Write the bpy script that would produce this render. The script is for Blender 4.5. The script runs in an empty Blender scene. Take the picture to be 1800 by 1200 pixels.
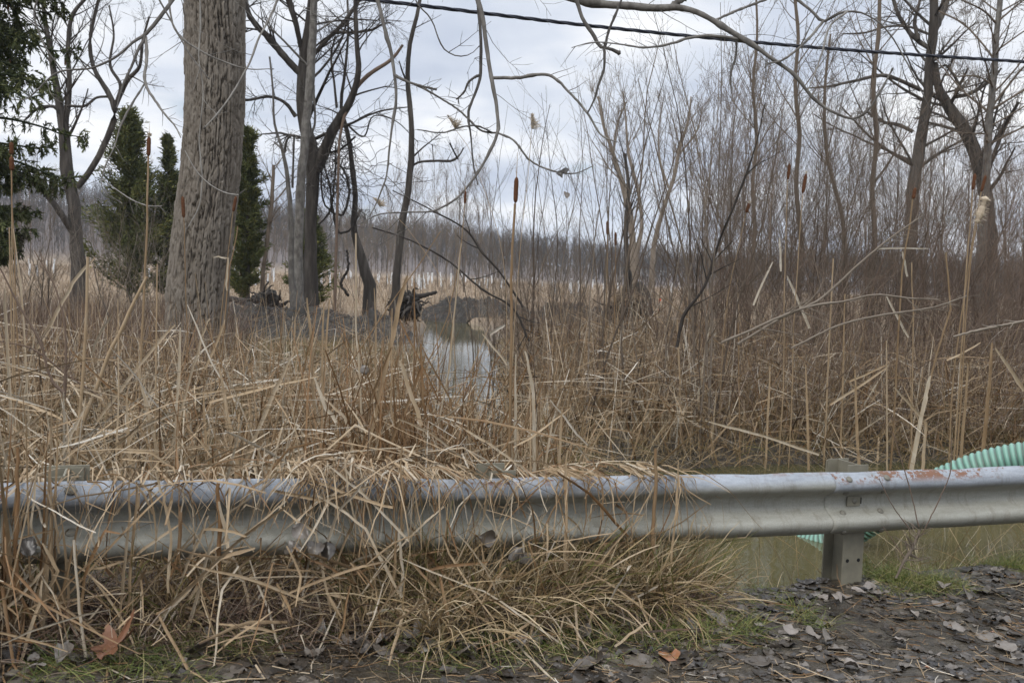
import bpy, math
import numpy as np
from mathutils import Matrix, Vector

# ------------------------------------------------------------------ camera, sky, sun, exposure
SC = bpy.context.scene
COL = SC.collection
F = 1750.0
PITCH = math.atan(112 / 1750)
ROLL = math.radians(2.2)
CAM = np.array([0, 0, 1.6])
cp, sp, cr, sr = math.cos(PITCH), math.sin(PITCH), math.cos(ROLL), math.sin(ROLL)
FWD = np.array([0, cp, -sp]); R0 = np.array([1.0, 0, 0]); U0 = np.array([0, sp, cp])
RGT = cr * R0 + sr * U0
UPV = -sr * R0 + cr * U0
cam_d = bpy.data.cameras.new("camera")
cam = bpy.data.objects.new("camera", cam_d)
COL.objects.link(cam)
cam_d.sensor_width = 36.0
cam_d.lens = 35.0
cam_d.clip_end = 4000
cam_d.clip_start = 0.05
cam.matrix_world = Matrix(((RGT[0], UPV[0], -FWD[0], CAM[0]), (RGT[1], UPV[1], -FWD[1], CAM[1]),
                           (RGT[2], UPV[2], -FWD[2], CAM[2]), (0, 0, 0, 1)))
cam_d.dof.use_dof = True
cam_d.dof.focus_distance = 6.0
cam_d.dof.aperture_fstop = 7.1
SC.camera = cam

SUN_EL, SUN_AZ = math.radians(42), math.radians(215)   # azimuth clockwise from +Y
world = bpy.data.worlds.new("World")
SC.world = world
world.use_nodes = True
nt = world.node_tree
nt.nodes.clear()
def N(tree, kind, **kw):
    n = tree.nodes.new(kind)
    for k, v in kw.items():
        if k in n.inputs:
            n.inputs[k].default_value = v
        else:
            setattr(n, k, v)
    return n
out = N(nt, 'ShaderNodeOutputWorld')
bg = N(nt, 'ShaderNodeBackground'); bg.inputs['Strength'].default_value = 0.1
sky = N(nt, 'ShaderNodeTexSky', sky_type='NISHITA', sun_disc=False, sun_elevation=SUN_EL, sun_rotation=SUN_AZ)
sky.air_density = 1.0; sky.dust_density = 1.5
tc = N(nt, 'ShaderNodeTexCoord')
sep = N(nt, 'ShaderNodeSeparateXYZ')
nt.links.new(tc.outputs['Generated'], sep.inputs[0])
# project the view direction onto a flat cloud deck so the clouds shrink towards the horizon
zc = N(nt, 'ShaderNodeMath', operation='MAXIMUM'); nt.links.new(sep.outputs['Z'], zc.inputs[0]); zc.inputs[1].default_value = 0.0
za = N(nt, 'ShaderNodeMath', operation='ADD'); nt.links.new(zc.outputs[0], za.inputs[0]); za.inputs[1].default_value = 0.22
dx = N(nt, 'ShaderNodeMath', operation='DIVIDE'); nt.links.new(sep.outputs['X'], dx.inputs[0]); nt.links.new(za.outputs[0], dx.inputs[1])
dy = N(nt, 'ShaderNodeMath', operation='DIVIDE'); nt.links.new(sep.outputs['Y'], dy.inputs[0]); nt.links.new(za.outputs[0], dy.inputs[1])
comb = N(nt, 'ShaderNodeCombineXYZ'); nt.links.new(dx.outputs[0], comb.inputs[0]); nt.links.new(dy.outputs[0], comb.inputs[1])
n1 = N(nt, 'ShaderNodeTexNoise'); n1.inputs['Scale'].default_value = 1.35; n1.inputs['Detail'].default_value = 5; n1.inputs['Roughness'].default_value = 0.5
nt.links.new(comb.outputs[0], n1.inputs['Vector'])
n2 = N(nt, 'ShaderNodeTexNoise'); n2.inputs['Scale'].default_value = 1.7; n2.inputs['Detail'].default_value = 4
mp = N(nt, 'ShaderNodeMapping'); mp.inputs['Location'].default_value = (3.1, 7.7, 1.0)
nt.links.new(comb.outputs[0], mp.inputs['Vector']); nt.links.new(mp.outputs[0], n2.inputs['Vector'])
cr1 = N(nt, 'ShaderNodeValToRGB')
e = cr1.color_ramp.elements
e[0].position = 0.36; e[0].color = (4.9, 5.5, 6.7, 1)
e[1].position = 0.62; e[1].color = (9.4, 9.5, 9.7, 1)
m_ = cr1.color_ramp.elements.new(0.50); m_.color = (6.7, 7.2, 8.1, 1)
nt.links.new(n1.outputs['Fac'], cr1.inputs[0])
# overcast sky is brighter overhead
el = N(nt, 'ShaderNodeMapRange'); nt.links.new(sep.outputs['Z'], el.inputs['Value'])
el.inputs['From Min'].default_value = 0.28; el.inputs['From Max'].default_value = 0.9; el.inputs['To Min'].default_value = 0.93; el.inputs['To Max'].default_value = 2.1
vm = N(nt, 'ShaderNodeVectorMath', operation='SCALE')
nt.links.new(cr1.outputs[0], vm.inputs[0]); nt.links.new(el.outputs[0], vm.inputs['Scale'])
cr2 = N(nt, 'ShaderNodeValToRGB'); cr2.color_ramp.elements[0].position = 0.66; cr2.color_ramp.elements[0].color = (1, 1, 1, 1)
cr2.color_ramp.elements[1].position = 0.76; cr2.color_ramp.elements[1].color = (0.25, 0.25, 0.25, 1)
nt.links.new(n2.outputs['Fac'], cr2.inputs[0])
mix = N(nt, 'ShaderNodeMix', data_type='RGBA')
nt.links.new(cr2.outputs[0], mix.inputs[0]); nt.links.new(sky.outputs[0], mix.inputs[6]); nt.links.new(vm.outputs[0], mix.inputs[7])
nt.links.new(mix.outputs[2], bg.inputs['Color']); nt.links.new(bg.outputs[0], out.inputs[0])

sd = bpy.data.lights.new("sun", 'SUN'); sun = bpy.data.objects.new("sun", sd); COL.objects.link(sun)
sd.energy = 1.4; sd.angle = math.radians(18); sd.color = (1.0, 0.96, 0.9)
sdir = Vector((math.sin(SUN_AZ) * math.cos(SUN_EL), math.cos(SUN_AZ) * math.cos(SUN_EL), math.sin(SUN_EL)))
sun.rotation_euler = sdir.to_track_quat('Z', 'Y').to_euler()
SC.view_settings.view_transform = 'Standard'
SC.view_settings.look = 'None'
SC.view_settings.exposure = 0.28
SC.view_settings.gamma = 1.0
SC.render.engine = 'CYCLES'
SC.cycles.max_bounces = 5
SC.cycles.diffuse_bounces = 3
SC.cycles.glossy_bounces = 3
SC.cycles.caustics_reflective = False
SC.cycles.caustics_refractive = False
try:
    SC.cycles.use_denoising = True
    SC.cycles.denoiser = 'OPENIMAGEDENOISE'
except Exception:
    pass

# ------------------------------------------------------------------ helpers
rng = np.random.default_rng(11)

def W(px, py, Y):
    """point seen at photo pixel (px, py) that lies Y metres in front of the camera"""
    d = FWD + RGT * ((px - 900) / F) + UPV * ((600 - py) / F)
    return CAM + d * (Y / d[1])

def pxm(Y):
    return Y / F

def nrm(v):
    return v / np.maximum(np.linalg.norm(v, axis=-1, keepdims=True), 1e-9)

_T = [np.random.default_rng(100 + i).random((256, 256)) for i in range(8)]
def vnoise(x, y, s=0):
    x = np.asarray(x, float); y = np.asarray(y, float)
    xi = np.floor(x).astype(int); yi = np.floor(y).astype(int)
    fx = x - xi; fy = y - yi
    fx = fx * fx * (3 - 2 * fx); fy = fy * fy * (3 - 2 * fy)
    t = _T[s % 8]
    a = t[xi & 255, yi & 255]; b = t[(xi + 1) & 255, yi & 255]; c = t[xi & 255, (yi + 1) & 255]; d = t[(xi + 1) & 255, (yi + 1) & 255]
    return (a * (1 - fx) + b * fx) * (1 - fy) + (c * (1 - fx) + d * fx) * fy
def fbm(x, y, o=4, s=0):
    r = 0; a = 0.5
    for i in range(o):
        r = r + a * (vnoise(x * 2 ** i, y * 2 ** i, s + i) - 0.5); a *= 0.5
    return r
def sstep(a, b, x):
    t = np.clip((x - a) / (b - a), 0, 1)
    return t * t * (3 - 2 * t)

WATER = -0.10
RA = np.array([-1.66, 3.72]); RD = nrm(np.array([4.04, 1.48])); RN = np.array([-RD[1], RD[0]])   # rail line
def railY(px):
    # depth of the rail face under photo column px
    k = (px - 900) / F
    t = (k * RA[1] - RA[0]) / (RD[0] - k * RD[1])
    return RA[1] + t * RD[1]
def creek_x(y):
    return np.interp(y, [8, 11.3, 14, 19.3, 26, 33, 37, 42], [-0.2, -0.45, -0.65, -1.0, -1.5, -1.9, -3.0, -6.0])
def H(x, y):
    x = np.asarray(x, float); y = np.asarray(y, float)
    s = (x - RA[0]) * RN[0] + (y - RA[1]) * RN[1]
    base = 0.10 + 0.10 * sstep(0.3, -2.2, x) * sstep(9, 4, y)
    z = base + 0.05 * fbm(x * 0.9, y * 0.9, 4, 1) + 0.03 * fbm(x * 5, y * 5, 3, 2) * sstep(40, 10, y)
    nr = sstep(9, 6, y) * sstep(6, 4, np.abs(x)); z = z + nr * (0.020 * fbm(x * 11, y * 11, 3, 7) + 0.014 * fbm(x * 23, y * 23, 2, 2))
    # land behind the rail
    land = 0.06 + 0.10 * fbm(x * 0.35, y * 0.35, 3, 3) + 0.05 * fbm(x * 2, y * 2, 3, 5)
    land = land + 0.007 * np.clip(y - 30, 0, 90)
    land = land + 0.30 * np.exp(-(((x - 2.0) / 1.9) ** 2 + ((y - 15.5) / 4.0) ** 2)) + 0.16 * np.exp(-(((x + 3.2) / 1.6) ** 2 + ((y - 16) / 5) ** 2))
    z = z + (land - z) * sstep(0.35, 1.9, s)
    # far wooded hill
    rid = np.interp(x / np.maximum(y, 1), [-1.2, -0.5, -0.1, 0.12, 0.6, 1.2], [24, 19, 9.5, 3.2, 5, 9])
    z = z + rid * sstep(150, 335, y) * (1 + 0.25 * fbm(x * 0.012, y * 0.012, 3, 4))
    # pond
    edge = 0.12 * fbm(x * 1.3, y * 1.3, 3, 6)
    pond = sstep(0.10, 0.62, s + edge * 0.9) * sstep(4.3, 3.4, s + edge * 3) * sstep(0.15, 0.8, x + edge * 2 - 0.1)
    # creek
    d = np.abs(x - creek_x(y)) + 0.5 * edge
    wdt = np.interp(y, [9, 14, 20, 36], [0.38, 0.45, 0.58, 0.85])
    crk = sstep(wdt + 0.35, wdt - 0.15, d) * sstep(7.5, 8.3, y) * sstep(39, 36.5, y)
    low = np.maximum(pond, crk)
    z = z + (-0.42 - z) * low
    # keep dry land above the water away from pond and creek
    return np.where(low < 0.02, np.maximum(z, WATER + 0.03), z)

class Geo:
    def __init__(s):
        s.v = []; s.f = []; s.r = []; s.n = 0
    def add(s, v, f, r):
        v = np.asarray(v, float).reshape(-1, 3)
        s.v.append(v); s.f.append(np.asarray(f, int).reshape(-1, 4) + s.n)
        s.r.append(np.broadcast_to(np.asarray(r, float).ravel(), (len(v),)) if np.ndim(r) == 0 or np.size(r) == 1 else np.asarray(r, float).ravel())
        s.n += len(v)
        return s
    def build(s, name, mat, parent=None, smooth=True, loc=None):
        v = np.concatenate(s.v); f = np.concatenate(s.f); r = np.concatenate(s.r)
        if loc is not None:
            v = v - np.asarray(loc)
        me = bpy.data.meshes.new(name)
        me.vertices.add(len(v)); me.vertices.foreach_set('co', v.astype(np.float32).ravel())
        me.loops.add(f.size); me.loops.foreach_set('vertex_index', f.astype(np.int32).ravel())
        me.polygons.add(len(f)); me.polygons.foreach_set('loop_start', np.arange(0, f.size, 4, dtype=np.int32))
        me.polygons.foreach_set('loop_total', np.full(len(f), 4, np.int32))
        me.polygons.foreach_set('use_smooth', np.full(len(f), smooth, bool))
        me.update(calc_edges=True)
        me.validate()
        at = me.attributes.new('rnd', 'FLOAT', 'POINT')
        if len(at.data) == len(r):
            at.data.foreach_set('value', r.astype(np.float32))
        me.materials.append(mat)
        o = bpy.data.objects.new(name, me); COL.objects.link(o)
        if parent is not None:
            o.parent = parent
        elif loc is not None:
            o.location = loc
        return o

def tag(o, label=None, cat=None, group=None, kind=None):
    if label: o['label'] = label
    if cat: o['category'] = cat
    if group: o['group'] = group
    if kind: o['kind'] = kind
    return o
def empty(name, loc, label, cat, group=None):
    o = bpy.data.objects.new(name, None); COL.objects.link(o)
    o.location = loc; o.empty_display_size = 0.1
    return tag(o, label, cat, group)

def tubes(g, P, R, S=3, r=0.5):
    """P (N,K,3), R (N,K): closed-side tubes with tapered radii"""
    P = np.asarray(P, float); R = np.asarray(R, float)
    if P.ndim == 2: P = P[None]; R = R[None]
    n, K, _ = P.shape
    T = nrm(np.gradient(P, axis=1))
    ref = np.where(np.abs(T[:, :1, 2:3]) > 0.85, np.array([1.0, 0.2, 0]), np.array([0, 0, 1.0]))
    A = nrm(np.cross(T, np.broadcast_to(ref, T.shape))); B = np.cross(T, A)
    th = np.arange(S) * 2 * np.pi / S
    V = P[:, :, None, :] + R[:, :, None, None] * (np.cos(th)[None, None, :, None] * A[:, :, None, :] + np.sin(th)[None, None, :, None] * B[:, :, None, :])
    idx = np.arange(n * K * S).reshape(n, K, S)
    a = idx[:, :-1, :]; b = np.roll(idx, -1, 2)[:, :-1, :]; c = np.roll(idx, -1, 2)[:, 1:, :]; d = idx[:, 1:, :]
    rr = np.broadcast_to(np.asarray(r, float).reshape(-1, 1, 1) if np.ndim(r) else np.full((1, 1, 1), r), (n, K, S))
    g.add(V, np.stack([a, b, c, d], -1), rr.ravel())
    return g

def ribbons(g, P, Wd, r=0.5, side=None, fold=0.22, rg=rng):
    """P (N,K,3), Wd (N,K): leaf blades with a shallow V section"""
    P = np.asarray(P, float)
    n, K, _ = P.shape
    T = nrm(np.gradient(P, axis=1))
    if side is None:
        side = rg.normal(size=(n, 1, 3))
    A = nrm(np.cross(T, np.broadcast_to(side, T.shape)))
    Bn = np.cross(T, A)
    h = Wd[:, :, None] * 0.5
    V = np.stack([P - A * h, P + Bn * h * fold * 2, P + A * h], 2)
    idx = np.arange(n * K * 3).reshape(n, K, 3)
    q = [np.stack([idx[:, :-1, j], idx[:, :-1, j + 1], idx[:, 1:, j + 1], idx[:, 1:, j]], -1) for j in (0, 1)]
    rr = np.broadcast_to(np.asarray(r, float).reshape(-1, 1, 1) if np.ndim(r) else np.full((1, 1, 1), r), (n, K, 3))
    g.add(V, np.concatenate([x.reshape(-1, 4) for x in q]), rr.ravel())
    return g

def grow(base, d, L, K, grav=0.0, jit=0.0, kidx=None, kdir=None, rg=rng):
    n = len(base)
    P = np.empty((n, K, 3)); P[:, 0] = base
    d = nrm(d).copy(); st = (L / (K - 1))[:, None]
    gv = np.broadcast_to(np.asarray(grav, float).reshape(-1, 1) if np.ndim(grav) else np.full((1, 1), grav), (n, 1))
    for i in range(1, K):
        if kidx is not None:
            m = kidx == i
            d[m] = kdir[m]
        d = nrm(d + np.concatenate([np.zeros((n, 2)), -gv], 1) + jit * rg.normal(size=(n, 3)))
        P[:, i] = P[:, i - 1] + d * st
    return P

def clampground(P, off=0.006):
    z = np.maximum(H(P[..., 0], P[..., 1]), WATER) + off
    P[..., 2] = np.maximum(P[..., 2], z)
    return P

def spawn(P, R, n, t0, t1, ang, lenf, up, jit, rf, K, rg, rmin=0.0015, droop=0.0, minL=0.0):
    """side branches along parents; returns (paths, radii)"""
    Np, Kp, _ = P.shape
    L = np.linalg.norm(np.diff(P, axis=1), axis=2).sum(1)
    t = rg.uniform(t0, t1, (Np, n)); fi = t * (Kp - 1); i0 = np.minimum(fi.astype(int), Kp - 2); fr = (fi - i0)[..., None]
    ii = np.arange(Np)[:, None]
    pos = P[ii, i0] * (1 - fr) + P[ii, i0 + 1] * fr
    T = nrm(P[ii, i0 + 1] - P[ii, i0])
    rad = R[ii, i0] * (1 - fr[..., 0]) + R[ii, i0 + 1] * fr[..., 0]
    pos = pos.reshape(-1, 3); T = T.reshape(-1, 3); rad = rad.ravel()
    ln = (L[:, None] * lenf * (1 - 0.45 * t) * rg.uniform(0.55, 1.3, (Np, n))).ravel() + minL
    q = rg.normal(size=T.shape); q = nrm(q - (q * T).sum(1, keepdims=True) * T)
    a = np.radians(ang * rg.uniform(0.7, 1.3, len(T)))[:, None]
    d = np.cos(a) * T + np.sin(a) * q
    C = grow(pos, d, ln, K, grav=-up + droop, jit=jit, rg=rg)
    r0 = np.maximum(rad * rf * rg.uniform(0.7, 1.1, len(rad)), rmin)
    tap = np.linspace(1, 0.3, K)[None]
    return C, np.maximum(r0[:, None] * tap, rmin * 0.6)

def catmull(pts, n):
    pts = np.asarray(pts, float)
    m = len(pts)
    if m == 2:
        t = np.linspace(0, 1, n)[:, None]
        return pts[0] * (1 - t) + pts[1] * t
    seg = np.linalg.norm(np.diff(pts[:, :3], axis=0), axis=1); u = np.concatenate([[0], np.cumsum(seg)])
    uu = np.linspace(0, u[-1], n); res = []
    tan = np.gradient(pts, u, axis=0)
    for x in uu:
        i = min(np.searchsorted(u, x, side='right') - 1, m - 2); h = u[i + 1] - u[i]; s = (x - u[i]) / h
        res.append((2 * s**3 - 3 * s**2 + 1) * pts[i] + (s**3 - 2 * s**2 + s) * h * tan[i] + (-2 * s**3 + 3 * s**2) * pts[i + 1] + (s**3 - s**2) * h * tan[i + 1])
    return np.array(res)

def trace(pp, n=12, knob=0.0, rg=rng, jit=0.0):
    """pp: list of (px, py, widthpx, Y) -> path (n,3), radii (n,)"""
    q = []
    for px, py, w, Y in pp:
        q.append(list(W(px, py, Y)) + [0.43 * w * pxm(Y)])
    c = catmull(q, n)
    P = c[:, :3]; R = np.maximum(c[:, 3], 0.0012)
    if jit: P = P + rg.normal(size=P.shape) * R[:, None] * jit
    if knob:
        R = R * (1 + knob * (rg.random(n) < 0.22) * rg.uniform(0.5, 1, n))
    return P, R

# ------------------------------------------------------------------ materials
def newmat(name):
    m = bpy.data.materials.new(name); m.use_nodes = True
    t = m.node_tree; b = t.nodes['Principled BSDF']
    return m, t, b
def L_(t, a, b): t.links.new(a, b)
def ramp_node(t, stops):
    r = t.nodes.new('ShaderNodeValToRGB')
    els = r.color_ramp.elements
    els[0].position, els[0].color = stops[0][0], (*stops[0][1], 1)
    els[1].position, els[1].color = stops[-1][0], (*stops[-1][1], 1)
    for p, c in stops[1:-1]:
        x = els.new(p); x.color = (*c, 1)
    return r
def noise(t, scale, detail=4, rough=0.55, stretch=None, coord='Object'):
    tcn = t.nodes.new('ShaderNodeTexCoord'); n = t.nodes.new('ShaderNodeTexNoise')
    n.inputs['Scale'].default_value = scale; n.inputs['Detail'].default_value = detail; n.inputs['Roughness'].default_value = rough
    if stretch:
        mp = t.nodes.new('ShaderNodeMapping'); mp.inputs['Scale'].default_value = stretch
        L_(t, tcn.outputs[coord], mp.inputs[0]); L_(t, mp.outputs[0], n.inputs['Vector'])
    else:
        L_(t, tcn.outputs[coord], n.inputs['Vector'])
    return n
def math_(t, op, a, b=None):
    m = t.nodes.new('ShaderNodeMath'); m.operation = op
    for i, x in enumerate((a, b)):
        if x is None: continue
        if isinstance(x, (int, float)): m.inputs[i].default_value = x
        else: L_(t, x, m.inputs[i])
    return m.outputs[0]
def mixc(t, fac, a, b, mode='MIX'):
    m = t.nodes.new('ShaderNodeMix'); m.data_type = 'RGBA'; m.blend_type = mode
    for sock, x in ((m.inputs[0], fac), (m.inputs[6], a), (m.inputs[7], b)):
        if isinstance(x, (int, float)): sock.default_value = x
        elif isinstance(x, tuple): sock.default_value = (*x, 1)
        else: L_(t, x, sock)
    return m.outputs[2]
def bump(t, b, h, strength=0.5, dist=0.01):
    bn = t.nodes.new('ShaderNodeBump'); bn.inputs['Strength'].default_value = strength; bn.inputs['Distance'].default_value = dist
    L_(t, h, bn.inputs['Height']); L_(t, bn.outputs[0], b.inputs['Normal'])

def mat_ramp(name, stops, rough=0.8, nscale=20, namt=0.25, spec=0.25, stretch=None, bmp=0.0):
    m, t, b = newmat(name)
    a = t.nodes.new('ShaderNodeAttribute'); a.attribute_name = 'rnd'
    n = noise(t, nscale, 4, 0.6, stretch)
    f = math_(t, 'ADD', a.outputs['Fac'], math_(t, 'MULTIPLY', math_(t, 'SUBTRACT', n.outputs['Fac'], 0.5), namt))
    r = ramp_node(t, stops); L_(t, f, r.inputs[0]); L_(t, r.outputs[0], b.inputs['Base Color'])
    b.inputs['Roughness'].default_value = rough; b.inputs['Specular IOR Level'].default_value = spec
    if bmp: bump(t, b, n.outputs['Fac'], 0.8, bmp)
    return m

REED = [(0.0, (0.042, 0.027, 0.016)), (0.20, (0.185, 0.102, 0.044)), (0.38, (0.220, 0.150, 0.082)), (0.60, (0.335, 0.245, 0.148)), (0.80, (0.385, 0.325, 0.24)), (1.0, (0.56, 0.51, 0.43))]
M_REED = mat_ramp('dry_reed', REED, 0.65, 24, 0.5, 0.3, (1, 1, .35))
M_GRASS = mat_ramp('dry_grass', [(0.0, (0.07, 0.07, 0.022)), (0.12, (0.12, 0.125, 0.033)), (0.3, (0.170, 0.118, 0.052)), (0.6, (0.315, 0.228, 0.122)), (1.0, (0.48, 0.39, 0.26))], 0.75, 9, 0.2, 0.2)
M_GREEN = mat_ramp('green_grass', [(0.0, (0.055, 0.085, 0.018)), (0.5, (0.14, 0.17, 0.038)), (1.0, (0.32, 0.27, 0.12))], 0.6, 9, 0.2, 0.3)
M_FAR = mat_ramp('far_grass', [(0.0, (0.14, 0.10, 0.07)), (0.5, (0.27, 0.20, 0.135)), (1.0, (0.40, 0.325, 0.235))], 0.85, 1.2, 0.5, 0.1)
M_WEED = mat_ramp('brown_weeds', [(0.0, (0.06, 0.038, 0.03)), (0.5, (0.15, 0.10, 0.072)), (1.0, (0.36, 0.30, 0.24))], 0.85, 6, 0.3, 0.1)
M_TWIG = mat_ramp('grey_brown_twigs', [(0.0, (0.070, 0.053, 0.040)), (0.5, (0.135, 0.106, 0.080)), (1.0, (0.24, 0.205, 0.165))], 0.85, 8, 0.4, 0.15)
M_RED = mat_ramp('red_brown_twigs', [(0.0, (0.08, 0.056, 0.042)), (0.5, (0.165, 0.118, 0.088)), (1.0, (0.27, 0.215, 0.165))], 0.85, 8, 0.4, 0.15)
M_DARK = mat_ramp('dark_bark', [(0.0, (0.028, 0.024, 0.021)), (0.5, (0.062, 0.054, 0.047)), (1.0, (0.15, 0.134, 0.115))], 0.9, 7, 1.5, 0.1, (1, 1, 0.16), 0.05)
M_PALE = mat_ramp('pale_bark', [(0.0, (0.05, 0.045, 0.040)), (0.5, (0.118, 0.108, 0.096)), (1.0, (0.26, 0.245, 0.22))], 0.85, 13, 1.3, 0.15, (1, 1, 0.5), 0.015)
M_FARW = mat_ramp('far_woods', [(0.0, (0.055, 0.050, 0.047)), (0.5, (0.088, 0.078, 0.070)), (1.0, (0.14, 0.122, 0.105))], 0.9, 0.1, 0.4, 0.05)
M_CEDAR = mat_ramp('cedar_green', [(0.0, (0.04, 0.055, 0.02)), (0.5, (0.095, 0.105, 0.035)), (1.0, (0.19, 0.17, 0.05))], 0.8, 3, 0.5, 0.15)
M_SPRUCE = mat_ramp('spruce_green', [(0.0, (0.035, 0.045, 0.02)), (0.5, (0.085, 0.10, 0.038)), (1.0, (0.17, 0.165, 0.07))], 0.8, 3, 0.5, 0.15)
M_CAT = mat_ramp('cattail_brown', [(0.0, (0.05, 0.022, 0.012)), (0.5, (0.105, 0.048, 0.026)), (1.0, (0.22, 0.125, 0.075))], 0.95, 90, 0.7, 0.05, None, 0.003)
M_FLUFF = mat_ramp('seed_fluff', [(0.0, (0.30, 0.23, 0.15)), (0.5, (0.48, 0.40, 0.30)), (1.0, (0.65, 0.59, 0.49))], 1.0, 60, 0.6, 0.0)
M_LEAF = mat_ramp('fallen_leaf', [(0.0, (0.020, 0.016, 0.012)), (0.3, (0.050, 0.040, 0.030)), (0.6, (0.155, 0.132, 0.108)), (0.85, (0.30, 0.26, 0.23)), (0.93, (0.25, 0.11, 0.05)), (1.0, (0.24, 0.105, 0.045))], 0.34, 30, 0.22, 0.5, None, 0.002)

def mat_mud():
    m, t, b = newmat('ground_soil')
    n1_ = noise(t, 0.9, 5, 0.6); n2_ = noise(t, 14, 6, 0.65); n3_ = noise(t, 60, 3, 0.6)
    # near soil: dark wet mud; far: tan turf
    near = ramp_node(t, [(0.3, (0.018, 0.014, 0.009)), (0.5, (0.043, 0.034, 0.022)), (0.68, (0.092, 0.074, 0.050))]); L_(t, n2_.outputs['Fac'], near.inputs[0])
    far = ramp_node(t, [(0.3, (0.16, 0.12, 0.075)), (0.6, (0.28, 0.205, 0.13))]); L_(t, n1_.outputs['Fac'], far.inputs[0])
    geo = t.nodes.new('ShaderNodeNewGeometry'); sp_ = t.nodes.new('ShaderNodeSeparateXYZ'); L_(t, geo.outputs['Position'], sp_.inputs[0])
    mr = t.nodes.new('ShaderNodeMapRange'); L_(t, sp_.outputs['Y'], mr.inputs['Value']); mr.inputs['From Min'].default_value = 12; mr.inputs['From Max'].default_value = 40
    c = mixc(t, mr.outputs[0], near.outputs[0], far.outputs[0])
    mr2 = t.nodes.new('ShaderNodeMapRange'); L_(t, sp_.outputs['Y'], mr2.inputs['Value']); mr2.inputs['From Min'].default_value = 165; mr2.inputs['From Max'].default_value = 200
    c = mixc(t, mr2.outputs[0], c, (0.12, 0.098, 0.088))
    L_(t, c, b.inputs['Base Color'])
    rr = t.nodes.new('ShaderNodeMapRange'); L_(t, n1_.outputs['Fac'], rr.inputs['Value']); rr.inputs['From Min'].default_value = 0.35; rr.inputs['From Max'].default_value = 0.65
    rr.inputs['To Min'].default_value = 0.10; rr.inputs['To Max'].default_value = 0.5
    rf = math_(t, 'MAXIMUM', rr.outputs[0], mr.outputs[0]); L_(t, rf, b.inputs['Roughness'])
    hh = math_(t, 'ADD', n2_.outputs['Fac'], math_(t, 'MULTIPLY', n3_.outputs['Fac'], 0.4))
    bump(t, b, hh, 0.9, 0.03)
    return m
def mat_water():
    m, t, b = newmat('murky_water')
    n = noise(t, 7, 3, 0.5, (1, 1, 1)); n2_ = noise(t, 0.7, 3, 0.5)
    c = ramp_node(t, [(0.3, (0.066, 0.060, 0.026)), (0.7, (0.092, 0.084, 0.038))]); L_(t, n2_.outputs['Fac'], c.inputs[0])
    L_(t, c.outputs[0], b.inputs['Base Color'])
    b.inputs['Roughness'].default_value = 0.02; b.inputs['IOR'].default_value = 1.33
    bump(t, b, n.outputs['Fac'], 0.07, 0.02)
    return m
def mat_spoil():
    m, t, b = newmat('dug_mud')
    n = noise(t, 3.5, 6, 0.65)
    c = ramp_node(t, [(0.3, (0.014, 0.012, 0.010)), (0.52, (0.034, 0.030, 0.024)), (0.74, (0.085, 0.070, 0.048))]); L_(t, n.outputs['Fac'], c.inputs[0])
    L_(t, c.outputs[0], b.inputs['Base Color']); b.inputs['Roughness'].default_value = 0.75
    bump(t, b, n.outputs['Fac'], 1.0, 0.08)
    return m
def mat_cottonwood():
    m, t, b = newmat('furrowed_bark')
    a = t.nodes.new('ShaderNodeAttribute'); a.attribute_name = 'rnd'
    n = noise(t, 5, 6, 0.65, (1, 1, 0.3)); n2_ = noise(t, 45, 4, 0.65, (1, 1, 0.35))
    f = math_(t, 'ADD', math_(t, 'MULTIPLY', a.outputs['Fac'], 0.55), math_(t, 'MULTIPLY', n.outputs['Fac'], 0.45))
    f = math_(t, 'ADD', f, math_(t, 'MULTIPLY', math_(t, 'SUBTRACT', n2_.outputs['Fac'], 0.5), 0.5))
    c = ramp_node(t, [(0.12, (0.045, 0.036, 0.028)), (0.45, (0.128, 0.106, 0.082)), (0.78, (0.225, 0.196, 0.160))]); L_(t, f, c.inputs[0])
    L_(t, c.outputs[0], b.inputs['Base Color']); b.inputs['Roughness'].default_value = 0.9
    bump(t, b, math_(t, 'ADD', n2_.outputs['Fac'], n.outputs['Fac']), 0.9, 0.012)
    return m
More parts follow.
